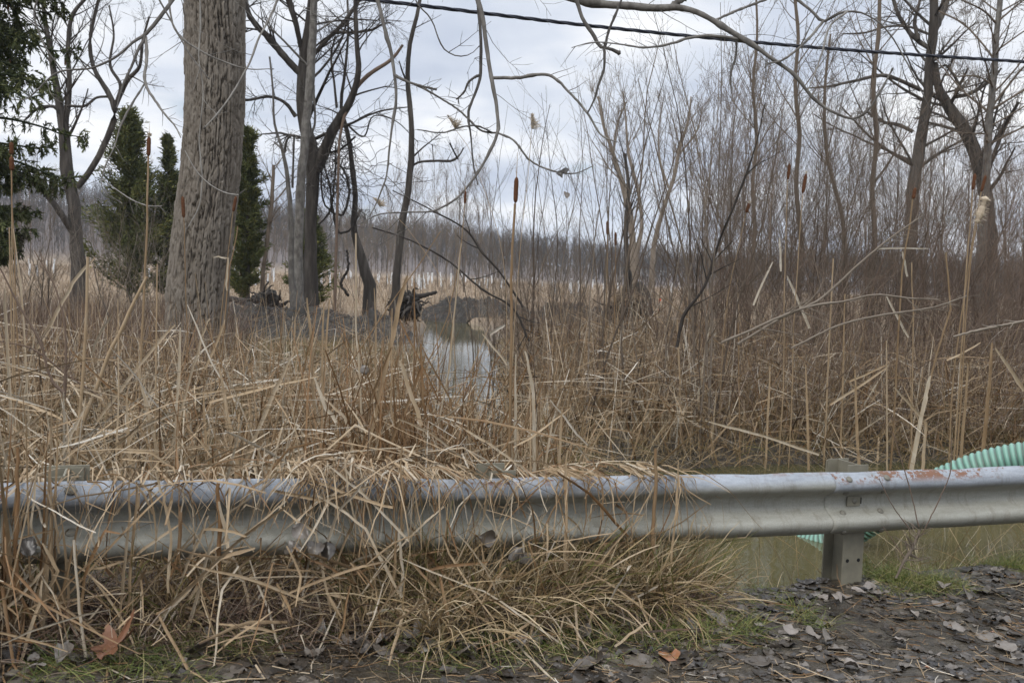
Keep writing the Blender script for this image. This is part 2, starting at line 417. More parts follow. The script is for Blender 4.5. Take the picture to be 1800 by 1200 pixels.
def mat_zinc():
    m, t, b = newmat('weathered_galvanised_steel')
    n = noise(t, 3, 6, 0.65, (1.0, 6, 6)); n2_ = noise(t, 60, 3, 0.7, (0.35, 1.2, 1.2)); n3_ = noise(t, 6.5, 6, 0.7, (1, 1, 1.6)); n4 = noise(t, 42, 5, 0.75, (1, 1, 1.2))
    f = math_(t, 'ADD', math_(t, 'MULTIPLY', n.outputs['Fac'], 0.65), math_(t, 'MULTIPLY', n2_.outputs['Fac'], 0.35))
    c = ramp_node(t, [(0.35, (0.17, 0.172, 0.155)), (0.5, (0.275, 0.282, 0.27)), (0.65, (0.38, 0.392, 0.392))]); L_(t, f, c.inputs[0])
    tcn = t.nodes.new('ShaderNodeTexCoord'); s_ = t.nodes.new('ShaderNodeSeparateXYZ'); L_(t, tcn.outputs['Object'], s_.inputs[0])
    # clay dust clings below the upper crest, blue skylight painted into the zinc above it
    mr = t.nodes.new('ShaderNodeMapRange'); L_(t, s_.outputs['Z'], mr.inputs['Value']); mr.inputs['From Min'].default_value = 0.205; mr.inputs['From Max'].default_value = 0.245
    dirt = math_(t, 'MULTIPLY', math_(t, 'SUBTRACT', 1.0, mr.outputs[0]), math_(t, 'ADD', 0.35, math_(t, 'MULTIPLY', n.outputs['Fac'], 0.5)))
    c1 = mixc(t, dirt, c.outputs[0], (0.275, 0.262, 0.205))
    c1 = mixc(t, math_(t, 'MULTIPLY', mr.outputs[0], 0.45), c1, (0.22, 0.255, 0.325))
    # rust: flaked patches on the top of the upper crest
    mr3 = t.nodes.new('ShaderNodeMapRange'); L_(t, s_.outputs['Z'], mr3.inputs['Value']); mr3.inputs['From Min'].default_value = 0.255; mr3.inputs['From Max'].default_value = 0.285
    mx = t.nodes.new('ShaderNodeMapRange'); L_(t, s_.outputs['X'], mx.inputs['Value']); mx.inputs['From Min'].default_value = 0.4; mx.inputs['From Max'].default_value = 3.6
    mx.inputs['To Min'].default_value = -0.05; mx.inputs['To Max'].default_value = 0.025
    rsum = math_(t, 'ADD', math_(t, 'ADD', math_(t, 'MULTIPLY', n3_.outputs['Fac'], 0.6), math_(t, 'MULTIPLY', n4.outputs['Fac'], 0.4)), mx.outputs[0])
    rm = t.nodes.new('ShaderNodeMapRange'); L_(t, rsum, rm.inputs['Value']); rm.inputs['From Min'].default_value = 0.535; rm.inputs['From Max'].default_value = 0.555
    rust = math_(t, 'MULTIPLY', rm.outputs[0], mr3.outputs[0])
    c2 = mixc(t, rust, c1, (0.17, 0.085, 0.052))
    ns = noise(t, 9, 5, 0.7, (2.2, 1, 0.28)); sr = t.nodes.new('ShaderNodeMapRange'); L_(t, ns.outputs['Fac'], sr.inputs['Value']); sr.inputs['From Min'].default_value = 0.52; sr.inputs['From Max'].default_value = 0.72
    c2 = mixc(t, math_(t, 'MULTIPLY', sr.outputs[0], 0.55), c2, (0.115, 0.095, 0.062))
    nf = noise(t, 160, 3, 0.7); c2 = mixc(t, 0.32, c2, nf.outputs['Fac'], 'OVERLAY')
    L_(t, c2, b.inputs['Base Color'])
    b.inputs['Metallic'].default_value = 0.0
    rg_ = math_(t, 'ADD', math_(t, 'MULTIPLY', rust, 0.3), 0.6); L_(t, rg_, b.inputs['Roughness'])
    bump(t, b, math_(t, 'ADD', n2_.outputs['Fac'], math_(t, 'MULTIPLY', rust, 0.8)), 0.35, 0.0025)
    return m
def mat_plain(name, col, rough=0.6, metal=0.0, nscale=12, amt=0.25, spec=0.4):
    m, t, b = newmat(name)
    n = noise(t, nscale, 4, 0.6)
    c = ramp_node(t, [(0.3, tuple(x * (1 - amt) for x in col)), (0.7, tuple(min(1, x * (1 + amt)) for x in col))]); L_(t, n.outputs['Fac'], c.inputs[0])
    L_(t, c.outputs[0], b.inputs['Base Color']); b.inputs['Roughness'].default_value = rough; b.inputs['Metallic'].default_value = metal
    b.inputs['Specular IOR Level'].default_value = spec
    return m
def mat_hose():
    m, t, b = newmat('mint_pvc')
    a = t.nodes.new('ShaderNodeAttribute'); a.attribute_name = 'rnd'
    n = noise(t, 9, 4, 0.6)
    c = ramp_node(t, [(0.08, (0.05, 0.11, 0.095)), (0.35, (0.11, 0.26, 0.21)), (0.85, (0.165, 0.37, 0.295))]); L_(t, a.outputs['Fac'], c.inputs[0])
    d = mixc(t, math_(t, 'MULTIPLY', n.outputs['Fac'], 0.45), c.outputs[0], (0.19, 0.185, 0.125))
    L_(t, d, b.inputs['Base Color']); b.inputs['Roughness'].default_value = 0.4
    return m
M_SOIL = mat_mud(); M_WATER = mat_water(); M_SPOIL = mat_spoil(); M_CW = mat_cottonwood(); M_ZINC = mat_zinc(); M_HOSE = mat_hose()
M_CABLE = mat_plain('black_cable', (0.018, 0.02, 0.03), 0.5)
M_HOLE_SHADE = mat_plain('hole_shade', (0.01, 0.01, 0.01), 0.9)  # near-black colour standing in for the shade inside holes
M_POST = mat_plain('dull_galvanised_post', (0.20, 0.185, 0.14), 0.6, 0.15, 7, 0.25)
M_BOLT = mat_plain('bolt_steel', (0.17, 0.16, 0.13), 0.6, 0.3, 30, 0.3)
M_GUARD = mat_plain('white_plastic', (0.72, 0.74, 0.76), 0.5, 0, 3, 0.1)
M_FLAG = mat_plain('orange_vinyl', (0.75, 0.10, 0.03), 0.6)
M_ORANGE = mat_ramp('orange_leaf', [(0.0, (0.07, 0.032, 0.02)), (0.5, (0.15, 0.068, 0.035)), (1.0, (0.24, 0.125, 0.07))], 0.5, 18, 0.9, 0.4, None, 0.003)

# ------------------------------------------------------------------ ground and water
def axis(fine0, fine1, step, lo, hi, g=1.09):
    a = list(np.arange(fine0, fine1, step))
    s = step; x = a[-1]
    while x < hi: s = min(s * g, 25); x += s; a.append(x)
    s = step; x = fine0; b = []
    while x > lo: s = min(s * g, 25); x -= s; b.append(x)
    return np.array(b[::-1] + a)
xs = axis(-3.0, 4.6, 0.025, -700, 700, 1.08); ys = axis(3.1, 6.4, 0.025, -60, 760, 1.08)
X, Y_ = np.meshgrid(xs, ys)
Z = H(X, Y_)
g = Geo(); nx, ny = len(xs), len(ys); ii = np.arange(nx * ny).reshape(ny, nx)
g.add(np.stack([X, Y_, Z], -1), np.stack([ii[:-1, :-1], ii[:-1, 1:], ii[1:, 1:], ii[1:, :-1]], -1), 0.5)
tag(g.build('ground', M_SOIL), kind='structure')
g = Geo()
def grid(g, x0, x1, y0, y1, z, n=2):
    a, b = np.meshgrid(np.linspace(x0, x1, n), np.linspace(y0, y1, n)); i = np.arange(n * n).reshape(n, n)
    g.add(np.stack([a, b, np.full_like(a, z)], -1), np.stack([i[:-1, :-1], i[:-1, 1:], i[1:, 1:], i[1:, :-1]], -1), 0.5)
g.add([(-4, 4.6, WATER), (14, 4.6, WATER), (14, 15, WATER), (-4, 15, WATER)], [(0, 1, 2, 3)], 0.5)
g.add([(-8, 15, WATER), (3, 15, WATER), (3, 42, WATER), (-8, 42, WATER)], [(0, 1, 2, 3)], 0.5)
tag(g.build('water', M_WATER), kind='structure')

# ------------------------------------------------------------------ guardrail
def frame_pt(t, s, z):
    p = RA + RD * t + RN * s
    return np.array([p[0], p[1], z])
ANG = math.atan2(RD[1], RD[0])
rail = empty('guardrail', (RA[0], RA[1], 0.0), 'dented galvanised steel guardrail with rust flakes running across the roadside', 'guardrail')
rail.rotation_euler = (0, 0, ANG)
PROF = [(312, 22), (308, 34), (300, 48), (288, 64), (275, 76), (262, 82), (250, 83.5), (238, 81), (228, 74), (219, 62), (205, 36), (192, 14), (182, 5), (170, 1), (156, 0),
        (142, 1), (130, 5), (120, 14), (107, 36), (93, 62), (84, 74), (74, 81), (62, 83.5), (50, 82), (37, 76), (24, 64), (12, 48), (4, 34), (0, 22)]
def rail_z(t):
    return np.interp(t, [-6, 0.0, 2.0, 3.4, 4.3, 12], [0.50, 0.462, 0.413, 0.388, 0.382, 0.36])
def beam(t0, t1, off, name):
    n = int((t1 - t0) / 0.03); ts = np.linspace(t0, t1, n)
    pr = np.array(PROF) / 1000.0
    V = []
    for side in (0, 1):
        o = off + (0.0 if side == 0 else 0.003)
        yy = -pr[:, 1][None] + o + 0.0 * ts[:, None]
        # dents and old knocks on the crests
        dent = 0.016 * fbm(ts * 1.3 + 5, ts * 0 + 2, 3, 1)[:, None] + 0.007 * fbm(ts * 5, ts * 0 + 9, 2, 3)[:, None]
        for c0, w0, a0 in ((4.25, .10, .012), (4.95, .13, .018), (1.55, .2, .014), (3.05, .12, .010), (3.6, .09, .008)):
            dent = dent - a0 * np.exp(-((ts - c0) / w0) ** 2)[:, None]
        top = sstep(0.2, 0.31, pr[:, 0])[None]
        yy = yy + dent * (pr[:, 1] / 0.083)[None] * 0.6 * (1 if True else 0)
        zz = pr[:, 0][None] + rail_z(ts)[:, None] + dent * top * 0.55
        V.append(np.stack([np.broadcast_to(ts[:, None], yy.shape), yy, zz], -1))
    m = len(pr); V = np.stack(V, 2)          # n, m, 2, 3
    idx = np.arange(n * m * 2).reshape(n, m, 2)
    Fs = [np.stack([idx[:-1, :-1, 0], idx[:-1, 1:, 0], idx[1:, 1:, 0], idx[1:, :-1, 0]], -1).reshape(-1, 4),
          np.stack([idx[:-1, :-1, 1], idx[1:, :-1, 1], idx[1:, 1:, 1], idx[:-1, 1:, 1]], -1).reshape(-1, 4)]
    for k in (0, m - 1):
        Fs.append(np.stack([idx[:-1, k, 0], idx[1:, k, 0], idx[1:, k, 1], idx[:-1, k, 1]], -1))
    for k in (0, n - 1):
        Fs.append(np.stack([idx[k, :-1, 0], idx[k, :-1, 1], idx[k, 1:, 1], idx[k, 1:, 0]], -1))
    zb = float(rail_z((t0 + t1) / 2)) * 0
    g = Geo(); g.add(V, np.concatenate(Fs), 0.5)
    return g.build(name, M_ZINC, rail)
TJ = None
def t_at_px(px):
    k = (px - 900) / F
    return (k * RA[1] - RA[0]) / (RD[0] - k * RD[1])
TJ = t_at_px(1466); TP3 = t_at_px(1524); TP2 = t_at_px(893); TP1 = t_at_px(112)
# material z: make object space z relative to the beam bottom by baking the offset into geometry? beams keep their own origin
def lower(o, dz):
    o.location.z += dz
    o.data.transform(Matrix.Translation((0, 0, -dz)))
b1 = beam(-3.2, TJ + 0.32, 0.004, 'rail_beam'); b2 = beam(TJ, 12.0, 0.0, 'rail_beam')
lower(b1, 0.43); lower(b2, 0.385)
def bolt(parent, t, y, z, r, oval=1.0, mat=None, name='bolt', nrmy=(0, -1, 0.0)):
    # domed round head
    g = Geo(); S = 14; prof = [(1.0, 0.0), (0.98, 0.25), (0.8, 0.6), (0.45, 0.85), (0.0, 0.95)]
    nv = Vector(nrmy).normalized(); q = nv.to_track_quat('Z', 'Y').to_matrix()
    V = []
    for rr, h in prof:
        for k in range(S):
            a = 2 * math.pi * k / S
            V.append(tuple(q @ Vector((rr * r * oval * math.cos(a), rr * r * math.sin(a), h * r * 0.45)) + Vector((t, y, z))))
    i = np.arange(len(V)).reshape(len(prof), S)
    g.add(V, np.stack([i[:-1], np.roll(i, -1, 1)[:-1], np.roll(i, -1, 1)[1:], i[1:]], -1), 0.5)
    return g.build(name, mat or M_BOLT, parent)
def yz_at(pz):
    p = np.array(PROF[::-1]) / 1000.0
    return -float(np.interp(pz, p[:, 0], p[:, 1]))
zr = float(rail_z(TP3))
for dt in (-0.115, 0.115):
    for pz, nr in ((0.285, (0, -1, 0.9)), (0.212, (0, -1, -0.8)), (0.108, (0, -1, 0.9)), (0.012, (0, -1, -0.9))):
        bolt(rail, TP3 + dt, yz_at(pz) - 0.002 - 0.004, zr + pz, 0.017, 1.0, nrmy=nr)
for tp, mz in ((TP1, (0.285, 0.115, 0.012)),):
    for pz in mz:
        bolt(rail, tp + 0.03, yz_at(pz) - 0.004, float(rail_z(tp)) + pz, 0.019, 1.2, nrmy=(0, -1, 0.8 if pz > .02 else -.8))
def boxg(g, x0, x1, y0, y1, z0, z1, r=0.5):
    v = [(x, y, z) for z in (z0, z1) for y in (y0, y1) for x in (x0, x1)]
    g.add(v, [(0, 2, 3, 1), (4, 5, 7, 6), (0, 1, 5, 4), (2, 6, 7, 3), (0, 4, 6, 2), (1, 3, 7, 5)], r)
def square_washer(t):
    g = Geo(); boxg(g, -0.04, 0.04, -0.006, 0, -0.025, 0.025)
    o = g.build('washer', M_POST, rail, smooth=False); o.location = (t, -0.006, float(rail_z(t)) + 0.158)
    bb = bolt(rail, t + 0.005, -0.012, float(rail_z(t)) + 0.158, 0.015)
    g = Geo(); boxg(g, 0.0385, 0.052, -0.0045, 0, -0.016, 0.016)
    o = g.build('slot_shade', M_HOLE_SHADE, rail, smooth=False); o.location = (t, -0.002, float(rail_z(t)) + 0.158)  # raised dark block painted as the shade of an open slot
square_washer(TP3 - 0.03)
square_washer(TP2)
def post(t, top=0.03, z0=-0.8):
    # rolled I section: front flange, web, back flange and spacer behind the beam
    z1 = float(rail_z(t)) + 0.312 + top
    g = Geo()
    boxg(g, -0.062, 0.062, 0.0045, 0.012, z0, z1 - 0.004)
    boxg(g, -0.004, 0.004, 0.0125, 0.158, z0, z1 - 0.002)
    boxg(g, -0.062, 0.062, 0.1585, 0.166, z0, z1)
    o = g.build('post', M_POST, rail, smooth=False); o.location = (t, 0, 0)
    g = Geo()
    for hx in (-0.034, 0.034):
        V = []; S = 12
        for k in range(S): V.append((hx + 0.0095 * math.cos(2 * math.pi * k / S), 0.0030, 0.235 + 0.0095 * math.sin(2 * math.pi * k / S)))
        for k in range(S): V.append((hx + 0.0095 * math.cos(2 * math.pi * k / S), 0.0046, 0.235 + 0.0095 * math.sin(2 * math.pi * k / S)))
        V.append((hx, 0.0030, 0.235)); V.append((hx, 0.0030, 0.235))
        f = [(k, (k + 1) % S, 2 * S, 2 * S + 1) for k in range(0)]
        f = [(2 * S, k, (k + 1) % S, (k + 2) % S) for k in range(0, S, 2)] + [(k, k + S, (k + 1) % S + S, (k + 1) % S) for k in range(S)]
        g.add(V, f, 0.5)
    h = g.build('bolt_hole_shade', M_HOLE_SHADE, o, smooth=False)  # flat dark discs on the flange, painted shade instead of cut holes
    return o
post(TP3); post(TP2, 0.026); 
p1 = post(TP1, 0.015); post(TP1 - 1.905); post(TP3 + 1.905); post(TP3 + 3.81)
# spacer plate seen above the beam
for tp, wd in ((TP1, 0.165), (TP2, 0.135), (TP3, 0.13)):
    g = Geo(); z1 = float(rail_z(tp)) + 0.312
    boxg(g, -wd / 2, wd / 2, 0.168, 0.178, z1 - 0.3, z1 + 0.022)
    o = g.build('spacer_block', M_POST, rail, smooth=False); o.location = (tp, 0, 0)

# ------------------------------------------------------------------ green hose
def make_hose():
    q = [W(1330, 990, 6.9), W(1395, 962, 6.85), W(1450, 955, 6.7), W(1530, 912, 6.5), W(1590, 872, 6.3), W(1650, 852, 6.15), W(1720, 824, 6.05), W(1800, 806, 5.95), W(1880, 800, 5.85), W(2020, 812, 5.6), W(2250, 860, 5.2), W(2600, 1000, 4.6)]
    n = 1500; c = catmull(q, n)
    d = np.concatenate([[0], np.cumsum(np.linalg.norm(np.diff(c, axis=0), axis=1))])
    ph = d / 0.036
    S = 28; T = nrm(np.gradient(c, axis=0)); A = nrm(np.cross(T, np.array([0, 0, 1.0]))); B = np.cross(T, A)
    th = np.arange(S) * 2 * np.pi / S
    w = 0.5 + 0.5 * np.cos(2 * np.pi * ph[:, None] + th[None])
    R = 0.094 + 0.011 * w ** 0.7
    V = c[:, None] + R[..., None] * (np.cos(th)[None, :, None] * A[:, None] + np.sin(th)[None, :, None] * B[:, None])
    i = np.arange(n * S).reshape(n, S); g = Geo()
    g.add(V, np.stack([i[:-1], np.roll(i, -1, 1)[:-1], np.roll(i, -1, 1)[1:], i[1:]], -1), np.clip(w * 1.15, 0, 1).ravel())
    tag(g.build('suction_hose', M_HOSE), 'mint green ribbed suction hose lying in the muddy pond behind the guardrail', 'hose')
make_hose()

# ------------------------------------------------------------------ overhead cable
def make_cable():
    pts = [W(-700, -150, 7.2), W(200, -42, 8.0), W(630, -2, 8.6), W(1050, 47, 9.3), W(1400, 81, 9.9), W(1800, 109, 10.6), W(2500, 150, 12.2), W(3400, 190, 14.5)]
    n = 900; c = catmull(pts, n); T = nrm(np.gradient(c, axis=0)); A = nrm(np.cross(T, np.array([0, 0, 1.0]))); B = np.cross(T, A)
    d = np.concatenate([[0], np.cumsum(np.linalg.norm(np.diff(c, axis=0), axis=1))])
    g = Geo()
    for k in range(3):
        a = d * 2 * np.pi / 0.5 + k * 2 * np.pi / 3
        p = c + 0.0085 * (np.cos(a)[:, None] * A + np.sin(a)[:, None] * B)
        tubes(g, p, np.full(n, 0.0095), 6, 0.5)
    tag(g.build('power_cable', M_CABLE), 'black twisted overhead cable sloping down across the sky', 'cable')
make_cable()

# ------------------------------------------------------------------ big cottonwood
def cottonwood():
    Yt = 15.0
    base = W(345, 668, Yt); base[2] = float(H(base[0], base[1]))
    root = empty('cottonwood_tree', base, 'massive cottonwood trunk with deeply furrowed bark rising through the whole view', 'tree')
    prof = [(343, 720, 168), (345, 668, 134), (346, 600, 117), (348, 500, 115), (358, 400, 113), (370, 300, 110), (377, 200, 110), (378, 100, 110), (378, 0, 110), (381, -200, 104), (385, -500, 92), (390, -900, 70)]
    q = [list(W(px, py, Yt)) + [0.45 * w * pxm(Yt)] for px, py, w in prof]
    n = 560; c = catmull(q, n); S = 300
    Pc, R = c[:, :3], c[:, 3]
    th = np.arange(S) * 2 * np.pi / S
    d = np.concatenate([[0], np.cumsum(np.linalg.norm(np.diff(Pc, axis=0), axis=1))])
    # long interlacing plates: meandering vertical furrows, broken across at staggered heights
    TH = th[None] + 0 * d[:, None]; ZZ = d[:, None] + 0 * th[None]
    cx, sx_ = np.cos(TH), np.sin(TH)
    w1 = vnoise(40 + 4 * cx + ZZ * .9, 40 + 4 * sx_, 3) - .5; w2 = vnoise(80 + 11 * cx + ZZ * 2.2, 80 + 11 * sx_ - ZZ * 1.1, 4) - .5; w3 = vnoise(20 + 30 * cx + ZZ * 9, 120 + 30 * sx_ + ZZ * 5, 5) - .5
    ph = TH * 18 + 5.5 * w1 + 3.6 * w2 + 1.0 * w3
    colid = np.floor(ph / np.pi).astype(int)
    v1 = np.abs(np.sin(ph))
    zz = ZZ * np.pi / 0.20 + 40 * _T[4][colid & 255, 7] + 3.0 * w2 + 2.4 * w3
    v2 = np.abs(np.sin(zz)); ID = _T[5][colid & 255, np.floor(zz / np.pi).astype(int) & 255]
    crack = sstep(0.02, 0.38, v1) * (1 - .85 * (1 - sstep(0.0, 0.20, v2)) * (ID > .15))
    ridge = fbm(40 + 26 * cx, 40 + 26 * sx_ + ZZ * 3.0, 4, 5) + .6 * fbm(90 + 60 * cx + ZZ * 6, 90 + 60 * sx_ + ZZ * 14, 3, 2)
    hgt = -0.044 * (1 - crack) + 0.018 * ID + 0.030 * ridge
    flare = 1 + 0.10 * np.cos(th[None] * 5 + 1) * sstep(1.8, 0.0, d[:, None])
    RR = R[:, None] * flare + hgt
    V = Pc[:, None].copy() + np.zeros((1, S, 1))
    V[..., 0] += RR * np.cos(th)[None]; V[..., 1] += RR * np.sin(th)[None]
    i = np.arange(n * S).reshape(n, S); g = Geo()
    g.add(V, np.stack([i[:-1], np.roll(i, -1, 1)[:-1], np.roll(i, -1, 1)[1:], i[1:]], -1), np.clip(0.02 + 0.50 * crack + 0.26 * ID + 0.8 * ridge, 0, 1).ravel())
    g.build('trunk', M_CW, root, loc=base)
    # hanging branches: first traced point continues up and back to the trunk above the picture
    B = [
        ([(838, -30, 15), (840, 0, 14), (848, 33, 12), (857, 100, 11), (865, 143, 11), (874, 200, 9), (875, 233, 8), (857, 277, 7), (833, 317, 6), (800, 353, 6), (767, 370, 5), (700, 374, 4), (660, 378, 3), (637, 390, 2)], 8.0, 6.8),
        ([(840, -40, 9), (839, 0, 9), (843, 60, 8), (842, 140, 8), (833, 167, 7), (823, 195, 6), (828, 245, 4.5), (832, 290, 4), (838, 320, 3)], 8.3, 7.4),
        ([(655, -30, 10), (667, 10, 10), (676, 50, 9), (690, 105, 9), (694, 135, 8), (697, 180, 7), (691, 225, 6), (685, 270, 5), (680, 310, 4.5), (667, 345, 4), (653, 375, 3)], 7.9, 7.0),
        ([(950, -22, 14), (1000, -8, 18), (1055, 4, 20), (1111, 9, 20), (1155, 12, 19), (1195, 11, 16), (1222, 18, 14), (1255, 36, 13), (1300, 64, 13), (1322, 76, 11), (1355, 100, 10), (1400, 133, 9), (1433, 173, 8), (1467, 197, 7), (1507, 207, 6.5), (1527, 193, 6), (1547, 163, 5), (1567, 127, 4)], 8.2, 7.6),
        ([(1003, -30, 10), (1015, 0, 10), (1025, 30, 9), (1045, 60, 8), (1060, 82, 9), (1075, 85, 8), (1088, 91, 10)], 8.0, 7.9),
        ([(315, -20, 11), (303, 0, 10), (283, 30, 10), (258, 60, 9), (235, 76, 7), (200, 105, 6), (160, 122, 5), (110, 127, 4.5), (90, 137, 4), (65, 160, 3.5), (45, 176, 3), (28, 177, 2)], 8.2, 7.4),
        ([(293, -30, 5), (300, 20, 5), (306, 45, 5), (320, 65, 5), (345, 85, 5), (390, 108, 4), (433, 122, 3), (475, 122, 2)], 8.5, 7.8),
        ([(498, -30, 7), (490, 0, 6), (470, 40, 5), (455, 70, 5), (440, 110, 5), (432, 125, 5), (415, 155, 5), (385, 195, 4), (360, 223, 3.5)], 7.6, 7.0),
        ([(350, -30, 4), (352, 60, 4), (350, 100, 3.5), (357, 160, 3), (350, 250, 3.5), (355, 330, 3), (348, 370, 3), (330, 400, 2)], 8.0, 7.6),
        ([(1385, -20, 9), (1405, 0, 8), (1429, 20, 7), (1447, 37, 8), (1480, 22, 6), (1505, 20, 5), (1540, 35, 4), (1565, 60, 4), (1590, 100, 3.5), (1615, 150, 3), (1635, 190, 2)], 8.2, 7.9),
        ([(728, -30, 4), (733, 5, 4), (757, 33, 3.5), (773, 73, 3.5), (787, 93, 3), (813, 100, 3), (830, 95, 2), (840, 85, 2)], 7.6, 7.4),
        ([(90, -40, 5), (60, 20, 5), (72, 70, 4.5), (110, 127, 3)], 8.2, 7.9),
        ([(270, -20, 5), (310, 55, 4), (330, 90, 3), (365, 135, 2.4)], 8.0, 7.8),
    ]
    cols = [.5, .08, .4, .55, .35, .5, .6, .8, .8, .5, .3, .4, .5]
    for bi, (pp, Ya, Yb) in enumerate(B):
        ys_ = np.linspace(Ya, Yb, len(pp))
        pts = [list(W(a, b, y)) + [0.34 * w * pxm(y)] for (a, b, w), y in zip(pp, ys_)]
        st = np.array(pts[0][:3]); r0 = pts[0][3]
        j = np.array([base[0] + 0.35, Yt - 0.1, 8.2 + 0.25 * bi])
        m1 = j * 0.62 + st * 0.38 + np.array([0, 0, 1.6]); m2 = j * 0.22 + st * 0.78 + np.array([0, 0, 0.9])
        lead = [list(j) + [r0 * 3.2 + 0.03], list(m1) + [r0 * 2.2 + 0.015], list(m2) + [r0 * 1.4]]
        c = catmull(lead + pts, 240)
        rg = np.random.default_rng(50 + bi)
        wob = np.cumsum(rg.normal(size=(240, 3)), axis=0); wob = wob - catmull(wob[::24], 240)
        P = c[:, :3] + wob * 0.0013; R = np.maximum(c[:, 3], 0.0022)
        kn = (rg.random(240) < 0.07) * rg.uniform(.4, 1, 240); R = R * (1 + 0.45 * (kn + .4 * np.roll(kn, 1) + .4 * np.roll(kn, -1))) * rg.uniform(0.95, 1.05, 240)
        g = Geo(); tubes(g, P, R, 8, cols[bi])
        # end bud
        tubes(g, np.linspace(P[-1], P[-1] + (P[-1] - P[-2]) * 0.6, 3), np.array([R[-1], R[-1] * 1.5, 0.0006]), 6, 0.3)
        # twigs with fat buds, only along the drooping part
        sub = P[None, 80:]; sR = R[None, 80:]
        nt_ = int(max(9, min(24, len(pp) * 1.8)))
        C1, R1 = spawn(sub, sR * 0 + 0.004, nt_, 0.05, 0.97, 55, 0.09, 0.02, 0.10, 0.9, 9, rg, 0.0022, minL=0.10)
        tubes(g, C1, R1, 5, cols[bi] * 0.9)
        C2, R2 = spawn(C1, R1, 3, 0.25, 0.95, 50, 0.35, 0.05, 0.10, 0.8, 5, rg, 0.0018, minL=0.02)
        tubes(g, C2, R2 * np.array([1, 1, 1, 1.5, 0.4])[None], 4, cols[bi] * 0.9)
        o = g.build('branch', M_PALE, root, loc=base)
        if bi == 1: o['label'] = 'darker wet looking branch'
        if bi == 4: o['label'] = 'branch ending in a broken dark knob'
    # side shoots traced from the photo
    sh = [([(866, 137, 7), (905, 137, 7), (967, 133, 6), (1000, 162, 5), (1033, 200, 5), (1060, 240, 3), (1085, 250, 2)], 7.9, 7.5),
          ([(873, 233, 4), (900, 245, 4), (933, 283, 4), (983, 303, 3), (1010, 305, 2.5), (1040, 293, 2)], 7.6, 7.4),
          ([(692, 131, 5), (720, 145, 4), (747, 157, 4), (773, 172, 4), (813, 199, 4), (827, 213, 4), (847, 230, 4), (875, 234, 4)], 7.5, 7.6),
          ([(733, 228, 2), (780, 233, 3), (813, 223, 3), (840, 222, 3), (867, 234, 3)], 7.3, 7.6),
          ([(842, 132, 5), (825, 143, 5), (815, 163, 4), (802, 175, 3)], 7.9, 7.8),
          ([(693, 133, 5), (722, 146, 5), (767, 158, 4)], 7.5, 7.3),
          ([(1095, -5, 4), (1080, 30, 5), (1070, 55, 5), (1063, 85, 6), (1062, 120, 5), (1052, 150, 5), (1045, 175, 4), (1032, 200, 2.5)], 7.9, 7.6),
          ([(1325, 78, 8), (1290, 68, 7), (1220, 65, 6), (1180, 77, 5), (1130, 84, 4), (1090, 78, 3), (1040, 75, 2.5), (1005, 84, 1.6)], 8.0, 7.4),
          ([(1255, 37, 5), (1300, 17, 5), (1360, -5, 4)], 8.0, 8.2),
          ([(256, 66, 7), (258, 100, 6), (255, 145, 6), (275, 180, 5), (293, 205, 4), (308, 222, 3), (318, 242, 2)], 7.9, 7.5),
          ([(256, 64, 6), (242, 90, 6), (230, 120, 5), (216, 150, 4), (205, 190, 3)], 7.9, 7.5),
          ([(1447, 38, 6), (1420, 70, 5), (1370, 108, 4), (1345, 112, 2)], 8.0, 7.7),
          ([(1490, 20, 4), (1460, 45, 4), (1446, 90, 4), (1436, 120, 3), (1420, 160, 2)], 8.0, 7.7),
          ([(1295, 70, 5), (1293, 100, 4), (1285, 130, 4), (1286, 165, 2)], 8.0, 7.9),
          ([(1180, 12, 12), (1205, -5, 12), (1240, -22, 11)], 8.1, 8.2),
          ([(256, 145, 4), (240, 170, 4), (215, 215, 4), (200, 260, 2.5), (182, 300, 2), (180, 330, 1.6), (215, 358, 1.6)], 7.8, 7.2),
          ([(325, 265, 2), (345, 300, 2), (370, 325, 2), (400, 340, 2.4), (420, 343, 2)], 7.6, 7.5),
          ([(180, 315, 2), (200, 330, 2), (240, 355, 2.5), (262, 362, 2), (285, 362, 1.5)], 7.4, 7.3)]
    for bi, (pp, Ya, Yb) in enumerate(sh):
        rg = np.random.default_rng(90 + bi)
        ys_ = np.linspace(Ya, Yb, len(pp))
        P, R = trace([(a, b, w, y) for (a, b, w), y in zip(pp, ys_)], 40, 0.35, rg, 0.12)
        g = Geo(); tubes(g, P, np.maximum(R, 0.002), 7, [.7, .6, .5, .5, .2, .35, .15, .7, .6, .75, .3, .6, .85, .3, .6, .6, .95, .95][bi])
        C1, R1 = spawn(P[None], R[None] * 0 + 0.0035, 9, 0.2, 0.98, 50, 0.12, 0.0, 0.1, 0.9, 7, rg, 0.002, minL=0.06)
        tubes(g, C1, R1, 4, 0.5)
        g.build('twig', M_PALE, root, loc=base)
    # crown above the picture, so the tree is whole
    rg = np.random.default_rng(5)
    top = Pc[-140:][None]; tr = R_ = c  # noqa
    a0 = q[-1]
    P0 = np.array([c_[:3] for c_ in catmull(q, 40)])[None, 18:]
    R0_ = np.array([c_[3] for c_ in catmull(q, 40)])[None, 18:]
    C1, R1 = spawn(P0, R0_, 16, 0.5, 1.0, 50, 0.8, 0.03, 0.05, 0.4, 10, rg)
    C2, R2 = spawn(C1, R1, 6, 0.3, 1.0, 45, 0.4, 0.02, 0.08, 0.5, 7, rg)
    C3, R3 = spawn(C2, R2, 5, 0.2, 1.0, 45, 0.4, 0.0, 0.1, 0.5, 5, rg)
    g = Geo(); tubes(g, C1, R1, 7, .5); tubes(g, C2, R2, 5, .5); tubes(g, C3, R3, 3, .5)
    keep = None
    g.build('crown', M_PALE, root, loc=base)
cottonwood()

